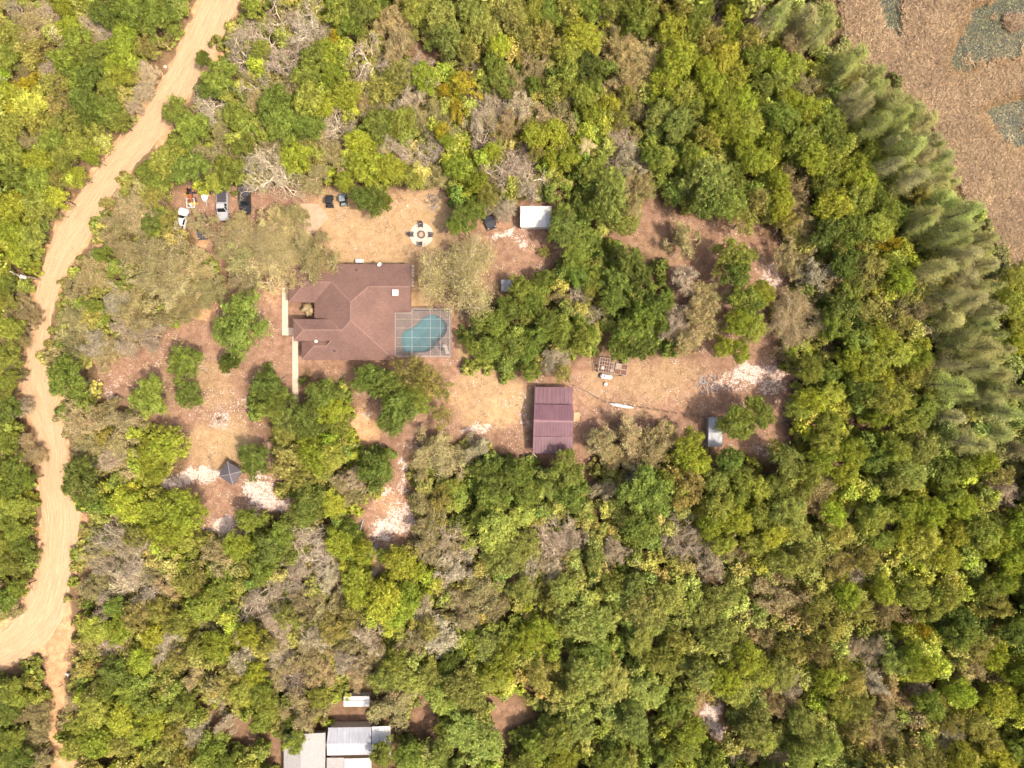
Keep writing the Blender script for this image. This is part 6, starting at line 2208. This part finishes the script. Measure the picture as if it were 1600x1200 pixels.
m 470,72,22 m 500,58,19 o 622,48,20 m 640,116,18 m 620,166,18 o 700,190,17 m 745,190,18 m 600,214,18 o 470,226,17 o 400,150,18 m 345,60,14 o 30,110,18 m 70,110,18 o 130,70,16 v 1330,130,16 v 1372,172,15 v 1410,222,16 v 1440,300,17 v 1460,400,17 v 1478,440,16 l 1396,290,17
m 1440,1080,20 m 1330,1020,18 o 1200,1000,18 m 1120,900,18 o 1180,1180,16 m 860,900,18 o 1150,860,18 m 1340,900,18
c 1322,100,15 c 1352,112,15 c 1378,134,15 c 1348,156,15 c 1410,160,15 c 1418,190,15 c 1390,222,15 c 1428,216,15 c 1462,232,15 c 1402,246,14 c 1448,264,15 c 1476,270,14 c 1418,262,15 c 1486,316,15 c 1458,352,15 c 1512,352,15
c 1470,376,15 c 1500,380,15 c 1526,392,15 c 1496,416,15 c 1530,424,15 c 1488,446,15 c 1534,452,15 c 1500,480,15 c 1540,490,15 c 1512,520,15 c 1552,522,15 c 1520,556,15 c 1556,562,15 c 1488,570,15 c 1508,620,15 c 1556,608,15
'''

SEEDS = [(70, 50, 'left of the road at the top'), (60, 180, 'in the woods left of the upper road'), (70, 270, 'left of the road below the first bend'), (50, 350, 'left of the road above the utility pole'),
         (25, 520, 'along the left edge below the utility pole'), (25, 740, 'left of the straight lower road'), (20, 950, 'inside the lower road bend'), (35, 1130, 'in the bottom left corner'),
         (340, 100, 'right of the road near the top'), (290, 230, 'above the parked vehicles'), (450, 60, 'in the top woods beside the road'), (460, 180, 'in the woods above the vehicle row'),
         (440, 260, 'just above the concrete pad'), (580, 60, 'in the top woods above the lawn'), (580, 170, 'midway between lawn and top edge'), (600, 270, 'along the upper edge of the lawn'),
         (730, 60, 'at the top left of centre'), (730, 160, 'beside the golden yellow trees'), (750, 270, 'above the black car'), (880, 60, 'at the top centre'), (860, 180, 'left of the palm'),
         (850, 260, 'above the white shed'), (990, 100, 'in the top woods around the tan oaks'), (990, 240, 'right of the palm'), (1110, 60, 'in the top woods left of the cypresses'),
         (1120, 170, 'in the yellow green upper woods'), (1110, 300, 'above the open dirt field'), (1240, 60, 'at the top end of the cypress belt'), (1240, 180, 'between upper woods and cypress belt'),
         (1270, 270, 'right of the tallest field-side tree'), (1390, 150, 'at the marsh edge, upper belt'), (1430, 240, 'at the marsh edge, middle belt'), (1350, 300, 'left of the middle cypress belt'),
         (900, 380, 'right of the white shed'), (980, 450, 'in the grove left of the dirt field'), (1000, 530, 'above the weathered cage'), (1090, 490, 'in the middle of the dirt field'),
         (1160, 420, 'in the dirt field'), (1160, 510, 'above the pale burnt ground'), (790, 490, 'right of the pool'), (870, 520, 'above the maroon barn'), (1250, 350, 'at the dirt field upper right corner'),
         (1250, 470, 'right of the dirt field'), (1340, 430, 'in the woods right of the dirt field'), (1360, 550, 'right of the burn pile woods'), (1490, 380, 'at the marsh edge, lower belt'), (1510, 500, 'in the right cypress belt'),
         (1580, 480, 'at the right edge below the marsh'), (1540, 620, 'near the right edge at mid height'), (150, 670, 'between road and gazebo'), (120, 590, 'beside the road at mid height'), (250, 700, 'left of the gazebo'),
         (250, 810, 'below the white sand'), (170, 870, 'right of the lower road'), (360, 850, 'below the gazebo'), (260, 600, 'in the front yard'), (395, 720, 'touching the gazebo'), (200, 350, 'right of the road at the driveway'),
         (250, 430, 'left of the driveway'), (150, 500, 'beside the narrow road stretch'), (310, 350, 'among the parked vehicles'), (370, 380, 'below the parked vehicles'), (375, 510, 'in front of the house walkway'),
         (460, 380, 'overhanging the house roof corner'), (580, 315, 'on the lawn'), (725, 340, 'right of the fire pit'), (720, 430, 'right of the house'), (440, 640, 'below the house walkway'), (510, 640, 'below the house'),
         (620, 620, 'below the pool'), (470, 730, 'right of the gazebo'), (590, 735, 'beside the trail'), (500, 790, 'left of the trail'), (690, 710, 'left of the maroon barn'), (680, 800, 'right of the trail'),
         (780, 770, 'below left of the maroon barn'), (790, 850, 'in the woods below the maroon barn'), (430, 860, 'left of the leaning pole'), (480, 860, 'in the woods left of the leaning pole'), (580, 870, 'around the trail end'),
         (880, 750, 'just below the maroon barn'), (860, 850, 'well below the maroon barn'), (980, 700, 'below the wire fence'), (1010, 790, 'in the woods below the wire fence'), (1100, 740, 'below the small grey shed'), (1160, 650, 'touching the small grey shed'),
         (1150, 800, 'in the woods under the small grey shed'), (1080, 850, 'among bare trees right of centre'), (950, 880, 'in the lower centre woods'), (1280, 660, 'right of the dark trough'), (1380, 640, 'right of the trough woods'),
         (1270, 750, 'right of the small grey shed'), (1400, 730, 'in the right woods at mid height'), (1240, 840, 'in the woods below the grey shed corner'), (1380, 830, 'in the lower right woods'), (1460, 820, 'far right below the cypress belt'),
         (1560, 830, 'at the right edge, lower half'), (190, 970, 'right of the lower road bend'), (290, 960, 'in the lower left woods'), (340, 1040, 'in the lower left woods near the track'), (190, 1070, 'right of the faint track'),
         (170, 1150, 'at the bottom right of the faint track'), (290, 1150, 'at the bottom near the firewood'), (440, 950, 'in the woods above the bottom house'), (560, 940, 'below the trail end'), (500, 1050, 'above the bottom house'),
         (470, 1130, 'overhanging the bottom house'), (620, 1080, 'right of the bottom house'), (720, 980, 'in the lower woods left of centre'), (770, 1040, 'in the lower woods at centre'), (710, 1130, 'at the bottom left of centre'),
         (900, 960, 'in the lower middle woods'), (930, 1060, 'low in the centre woods'), (880, 1150, 'at the bottom centre'), (1030, 950, 'right of the lower centre'), (1120, 960, 'above the white sand gap'),
         (1040, 1080, 'left of the white sand gap'), (1130, 1060, 'beside the white sand gap'), (1060, 1160, 'at the bottom beside the sand gap'), (1190, 1140, 'right of the white sand gap'), (1240, 950, 'around the big tan oak, lower right'),
         (1350, 950, 'in the right woods, lower part'), (1450, 950, 'low in the right woods'), (1550, 960, 'at the right edge near the bottom'), (1250, 1060, 'in the bottom right woods, left part'), (1390, 1060, 'in the bottom right woods, middle'),
         (1270, 1150, 'at the bottom, right of centre'), (1380, 1150, 'at the bottom right'), (1500, 1120, 'near the bottom right corner'), (1570, 1100, 'in the bottom right corner')]
LOOK = {'g': 'green leafy tree', 'd': 'dark green leafy tree', 'l': 'light green leafy tree', 'y': 'bright yellow-green tree', 'v': 'thin olive green tree', 'o': 'olive twiggy oak', 't': 'tan twiggy oak', 'w': 'pale leafless tree',
        'm': 'grey mossy tree', 'Y': 'golden yellow tree', 'c': 'tall feathery cypress', 's': 'small round green shrub'}
ORD = ['first', 'second', 'third', 'fourth', 'fifth', 'sixth', 'seventh', 'eighth', 'ninth', 'tenth', 'eleventh', 'twelfth', 'thirteenth', 'fourteenth', 'fifteenth', 'sixteenth', 'seventeenth', 'eighteenth', 'nineteenth', 'twentieth', 'next after twentieth', 'last']


def parse():
    tk = TREES.split()
    out = []
    for k, c in zip(tk[::2], tk[1::2]):
        x, y, r = map(float, c.split(','))
        out.append([k, x, y, r])
    return out


def plant_all():
    rr = np.random.default_rng(42)
    L_ = parse()
    sx = np.array([s[0] for s in SEEDS]); sy = np.array([s[1] for s in SEEDS])
    bins = {}
    for i, (k, x, y, r) in enumerate(L_):
        s = int(np.argmin((sx - x) ** 2 + (sy - y) ** 2))
        bins.setdefault((LOOK[k], s), []).append(i)
    labels = {}
    for (lk, s), ids in bins.items():
        if len(ids) == 1:
            labels[ids[0]] = f'{lk} {SEEDS[s][2]}'
            continue
        xs = [L_[i][1] for i in ids]; ys = [L_[i][2] for i in ids]
        horiz = (max(xs) - min(xs)) >= (max(ys) - min(ys))
        ids = sorted(ids, key=lambda i: L_[i][1] if horiz else L_[i][2])
        side = 'left' if horiz else 'top'
        for n, i in enumerate(ids):
            labels[i] = f'{lk} {SEEDS[s][2]}, {ORD[min(n, 21)]} from {side}'
    for i, (k, x, y, r) in enumerate(L_):
        name, cat, meshes, cols, bark, mh = KIND[k]
        clear = float(clear_mask(np.array([x]), np.array([y]))[0])
        near = min(float(poly_dist(np.array([x]), np.array([y]), YARD, True)[0]), float(poly_dist(np.array([x]), np.array([y]), FIELD, True)[0]))
        rd = float(road_dist(np.array([x]), np.array([y]))[0])
        fac = 1.06 if (clear > 0.4 or near < r) else 1.1
        if rd < r * 0.95:
            fac = 0.95
            if (x, y) not in ((105, 592), (128, 752), (318, 92), (275, 175), (300, 205)):
                e = 2.0
                gx = float(road_dist(np.array([x + e]), np.array([y]))[0]) - rd; gy = float(road_dist(np.array([x]), np.array([y + e]))[0]) - rd
                g = math.hypot(gx, gy) + 1e-6
                x += gx / g * (r * 0.95 + 5 - rd); y += gy / g * (r * 0.95 + 5 - rd)
        if k in 'wmot': fac *= 1.12
        if k in 'dg' and 720 < x < 1050 and 370 < y < 600: fac *= 0.88
        Rw = r * S * fac
        east = min(1.0, max(0.0, (x - 850) / 350.0))
        if k == 'c':
            h = 8.8 + 0.12 * r + rr.uniform(-2.8, 2.6)
            vis = 0.72
        elif k == 's':
            h = 1.6; vis = 0.6
        else:
            base = 3.9 + 1.1 * Rw
            h = base * rr.uniform(0.88, 1.12) * (1 + 0.28 * east)
            h = min(h, 13.5)
            if name in ('olive_oak', 'tan_oak', 'mossy_tree', 'bare_tree'): h *= 0.92
            vis = 0.72
        p = P(x, y, h * vis)
        sc = Rw * (H - h * vis) / H / (2.6 if k == 'c' else 4.0)
        if k == 'c': sc *= rr.uniform(0.7, 1.1)
        if k in 'ot' and r > 33: meshes = BIG
        tm, cm = meshes[int(rr.integers(len(meshes)))]
        o = root(name, labels[i], cat, (p.x, p.y, 0), rr.uniform(0, 6.283), None)
        an = rr.uniform(0.86, 1.16)
        o.scale = (sc * an, sc / an, h / mh)
        col = np.array(cols[int(rr.integers(len(cols)))]) * np.exp(rr.normal(0, 0.12)) * np.exp(rr.normal(0, 0.028, 3))
        bk = np.array(bark) * np.exp(rr.normal(0, 0.12))
        t = link_mesh('trunk', tm, None, o); t.color = (*bk, 1)
        c = link_mesh('crown', cm, None, o); c.color = (*col, 1)
        grp = {'green_tree': 'green leafy trees of the woods', 'yellow_green_tree': 'yellow-green trees of the woods', 'olive_tree': 'thin olive trees of the woods', 'olive_oak': 'olive twiggy oaks', 'tan_oak': 'tan twiggy oaks',
               'bare_tree': 'leafless trees', 'mossy_tree': 'grey mossy trees', 'golden_tree': 'golden yellow trees', 'cypress_tree': 'cypresses along the marsh'}.get(name)
        if grp: o['group'] = grp
    return L_


PLANTED = plant_all()


# ------------------------------------------------------------------ palms
def palm(x, y, h, R, n, label, col, seed):
    r = np.random.default_rng(seed)
    p = P(x, y, h)
    o = root('palm_tree', label, 'palm', (p.x, p.y, 0))
    cyl_obj('trunk', (0, 0, -0.05), (0, 0, h), 0.17, M['weathered'], o, r1=0.12)
    for i in range(n):
        a = i * 6.283 / n + r.normal(0, 0.2)
        ln = R * r.uniform(0.8, 1.15)
        V, F = [], []
        seg = 7
        for s in range(seg + 1):
            t = s / seg
            rad = 0.1 + ln * t; z = h + 0.35 * math.sin(t * 2.2) * 1.2 - 0.9 * t * t
            w = 0.24 * math.sin(math.pi * min(1, 0.12 + 0.9 * t)) + 0.02
            c = np.array([rad * math.cos(a), rad * math.sin(a), z]); sd = np.array([-math.sin(a), math.cos(a), 0])
            V += [c + sd * w - [0, 0, w * 0.5], c, c - sd * w - [0, 0, w * 0.5]]
        for s in range(seg):
            b = 3 * s
            F += [(b, b + 1, b + 4, b + 3), (b + 1, b + 2, b + 5, b + 4)]
        me = np_mesh('frond', np.array(V), F, M['dryleaf'], {'var': np.full(len(V), float(np.clip(r.normal(0.5, 0.15), 0, 1))), 'hue': np.full(len(V), 0.5)})
        f = link_mesh('frond', me, None, o)
        f.color = (*col, 1)


palm(917, 228, 7.0, 1.65, 11, 'tan fronded palm standing out in the upper woods', (0.36, 0.29, 0.12), 1)
palm(480.5, 483, 1.7, 1.15, 14, 'pale palm in the entry notch of the house', (0.34, 0.25, 0.13), 2)
s_ = P(944, 637, 0.5)


# ------------------------------------------------------------------ undergrowth, one mass of low bushes
def near_colour(r, x, y):
    tx = np.array([t[1] for t in PLANTED]); ty = np.array([t[2] for t in PLANTED]); tk = [t[0] for t in PLANTED]
    out = np.zeros((len(x), 3))
    for i in range(len(x)):
        d = (tx - x[i]) ** 2 + (ty - y[i]) ** 2 + r.exponential(2600, len(tx))
        kk = tk[int(np.argmin(d))]
        if kk == 'Y': kk = 'y'
        if kk in 'wm' or (kk in 'ot' and r.random() < 0.6): kk = 'v' if r.random() < 0.7 else 'g'
        c = KIND[kk][3]
        out[i] = c[int(r.integers(len(c)))]
    return out


def sapling_mesh(seed, mat):
    """slim young tree about 3 units tall: stem and leaf clumps"""
    r = np.random.default_rng(seed)
    Cs, Ns, Sz, Va = [], [], [], []
    for i in range(17):
        th = r.uniform(0, 6.28); t = r.uniform(0, 1)
        rad = math.sqrt(r.uniform()) * 0.95 * (1 - 0.45 * t)
        c = np.array([rad * math.cos(th), rad * math.sin(th), 1.3 + 1.5 * t * (1 - 0.3 * rad)])
        rc = r.uniform(0.24, 0.46); n = 70
        d = r.normal(size=(n, 3)); d[:, 2] = d[:, 2] * 0.9 + 0.3
        d /= np.linalg.norm(d, axis=1)[:, None]
        Cs.append(c + d * rc * r.uniform(0.5, 1.15, (n, 1)))
        nn = d * 0.6 + r.normal(size=(n, 3)) * 0.6; nn[:, 2] += 0.4
        Ns.append(nn / np.linalg.norm(nn, axis=1)[:, None])
        Sz.append(r.uniform(0.5, 1.3, n) * 0.1)
        Va.append(np.clip(r.normal(0.5, 0.12) + r.normal(0, 0.16, n), 0, 1))
    C, Nn, Sz, Va = map(np.concatenate, (Cs, Ns, Sz, Va))
    V, F = leaf_quads(C, Nn, Sz, 0.6, r)
    st, sf = tube_arrays(np.array([(0, 0, -0.1), (0.03, 0.02, 1.0), (0, 0.04, 2.2)]), [0.06, 0.045, 0.02], 4)
    va = np.concatenate([np.repeat(Va, 4), np.full(len(st), 0.1)])
    return np_mesh('sapling', np.concatenate([V, st]), np.concatenate([F, sf + len(V)]), mat, {'var': va, 'hue': np.full(len(va), 0.5)})


def build_saplings():
    """young trees too many to tell apart, filling the gaps between the crowns"""
    r = np.random.default_rng(15)
    n = 9500
    x = r.uniform(-90, 1690, n); y = r.uniform(-90, 1290, n)
    wx, wy = warp(x, y, 0.5)
    ok = (clear_mask(wx, wy) < 0.1) & (road_dist(x, y) > 20) & (poly_dist(x, y, TRACK) > 32) & ~in_poly(x + 14, y - 14, MARSH)
    ok &= (poly_dist(x, y, YARD, True) > 16) & (poly_dist(x, y, FIELD, True) > 16)
    for q in ((425, 385, 735, 600), (505, 1115, 635, 1290), (430, 1130, 620, 1290), (800, 305, 875, 365), (820, 590, 910, 725), (525, 1072, 590, 1112), (1095, 640, 1140, 710), (772, 425, 808, 465)):
        ok &= ~((x > q[0]) & (x < q[2]) & (y > q[1]) & (y < q[3]))
    for k, tx, ty, tr in PLANTED:
        if k != 'c': ok &= np.hypot(x - tx, y - ty) > tr * (1.0 if k in 'wmot' else 0.72)
    x, y = x[ok], y[ok]
    # the woods go on beyond the picture
    fx = r.uniform(-620, 2220, 5200); fy = r.uniform(-520, 1720, 5200)
    far = ((fx < -35) | (fx > 1640) | (fy < -35) | (fy > 1240)) & (road_dist(fx, fy) > 30) & (poly_dist(fx, fy, TRACK) > 30) & ~in_poly(fx + 14, fy - 14, MARSH)
    far &= ~((fx > 430) & (fx < 620) & (fy > 1130) & (fy < 1290))
    fx, fy = fx[far], fy[far]
    n_in = len(x)
    x, y = np.concatenate([x, fx]), np.concatenate([y, fy]); n = len(x)
    col = near_colour(r, x, y) * np.exp(r.normal(0.0, 0.14, (n, 1))) * np.exp(r.normal(0, 0.05, (n, 3)))
    s = r.uniform(0.8, 1.75, n) * (1 + 0.2 * np.clip((x - 900) / 400, 0, 1))
    s[n_in:] *= 2.1
    pts = np.array([tuple(P(a, b, 2.4 * q)) for a, b, q in zip(x, y, s)]); pts[:, 2] = 0
    instancer('young_trees', pts, np.concatenate([col, np.ones((n, 1))], 1), np.stack([s, s, s * r.uniform(0.9, 1.25, n)], 1), np.stack([np.zeros(n), np.zeros(n), r.uniform(0, 6.28, n)], 1),
              [template('sapling_template', sapling_mesh(750 + i, M['bushleaf'])) for i in range(7)], 'young trees crowding the gaps between the larger crowns')


def build_undergrowth():
    r = np.random.default_rng(5)
    n = 20000
    x = r.uniform(-90, 1690, n); y = r.uniform(-90, 1290, n)
    wx, wy = warp(x, y)
    ok = clear_mask(wx, wy) < 0.35
    ok &= road_dist(wx, wy) > 9
    ok &= poly_dist(wx, wy, TRACK) > 20
    ok &= ~in_poly(x, y, MARSH)
    for q in ((430, 395, 725, 590), (505, 1125, 625, 1290), (436, 1140, 620, 1290), (805, 315, 868, 362), (826, 596, 905, 718), (530, 1080, 585, 1110), (1100, 645, 1136, 705), (778, 432, 803, 460)):
        ok &= ~((x > q[0]) & (x < q[2]) & (y > q[1]) & (y < q[3]))
    for k, tx, ty, tr in PLANTED:
        if k in 'gdlyYc': ok &= np.hypot(x - tx, y - ty) > tr * 0.8
    patch = 0.5 + 0.5 * Wave(31, 70)(x, y)
    ok &= (r.random(n) < 0.35 + 0.6 * patch)
    x, y = x[ok], y[ok]; n = len(x)
    col = near_colour(r, x, y) * np.exp(r.normal(-0.12, 0.16, (n, 1)))
    s = r.uniform(0.7, 1.8, n)
    pts = np.array([tuple(P(a, b)) for a, b in zip(x, y)])
    scl = np.stack([s, s, s * r.uniform(0.9, 1.8, n)], 1)
    instancer('undergrowth', pts, np.concatenate([col, np.ones((n, 1))], 1), scl, np.stack([np.zeros(n), np.zeros(n), r.uniform(0, 6.28, n)], 1),
              [template('bush_template', bush_mesh(700 + i, M['bushleaf'])) for i in range(6)], 'low green and brown undergrowth covering the forest floor')


build_undergrowth()
build_saplings()
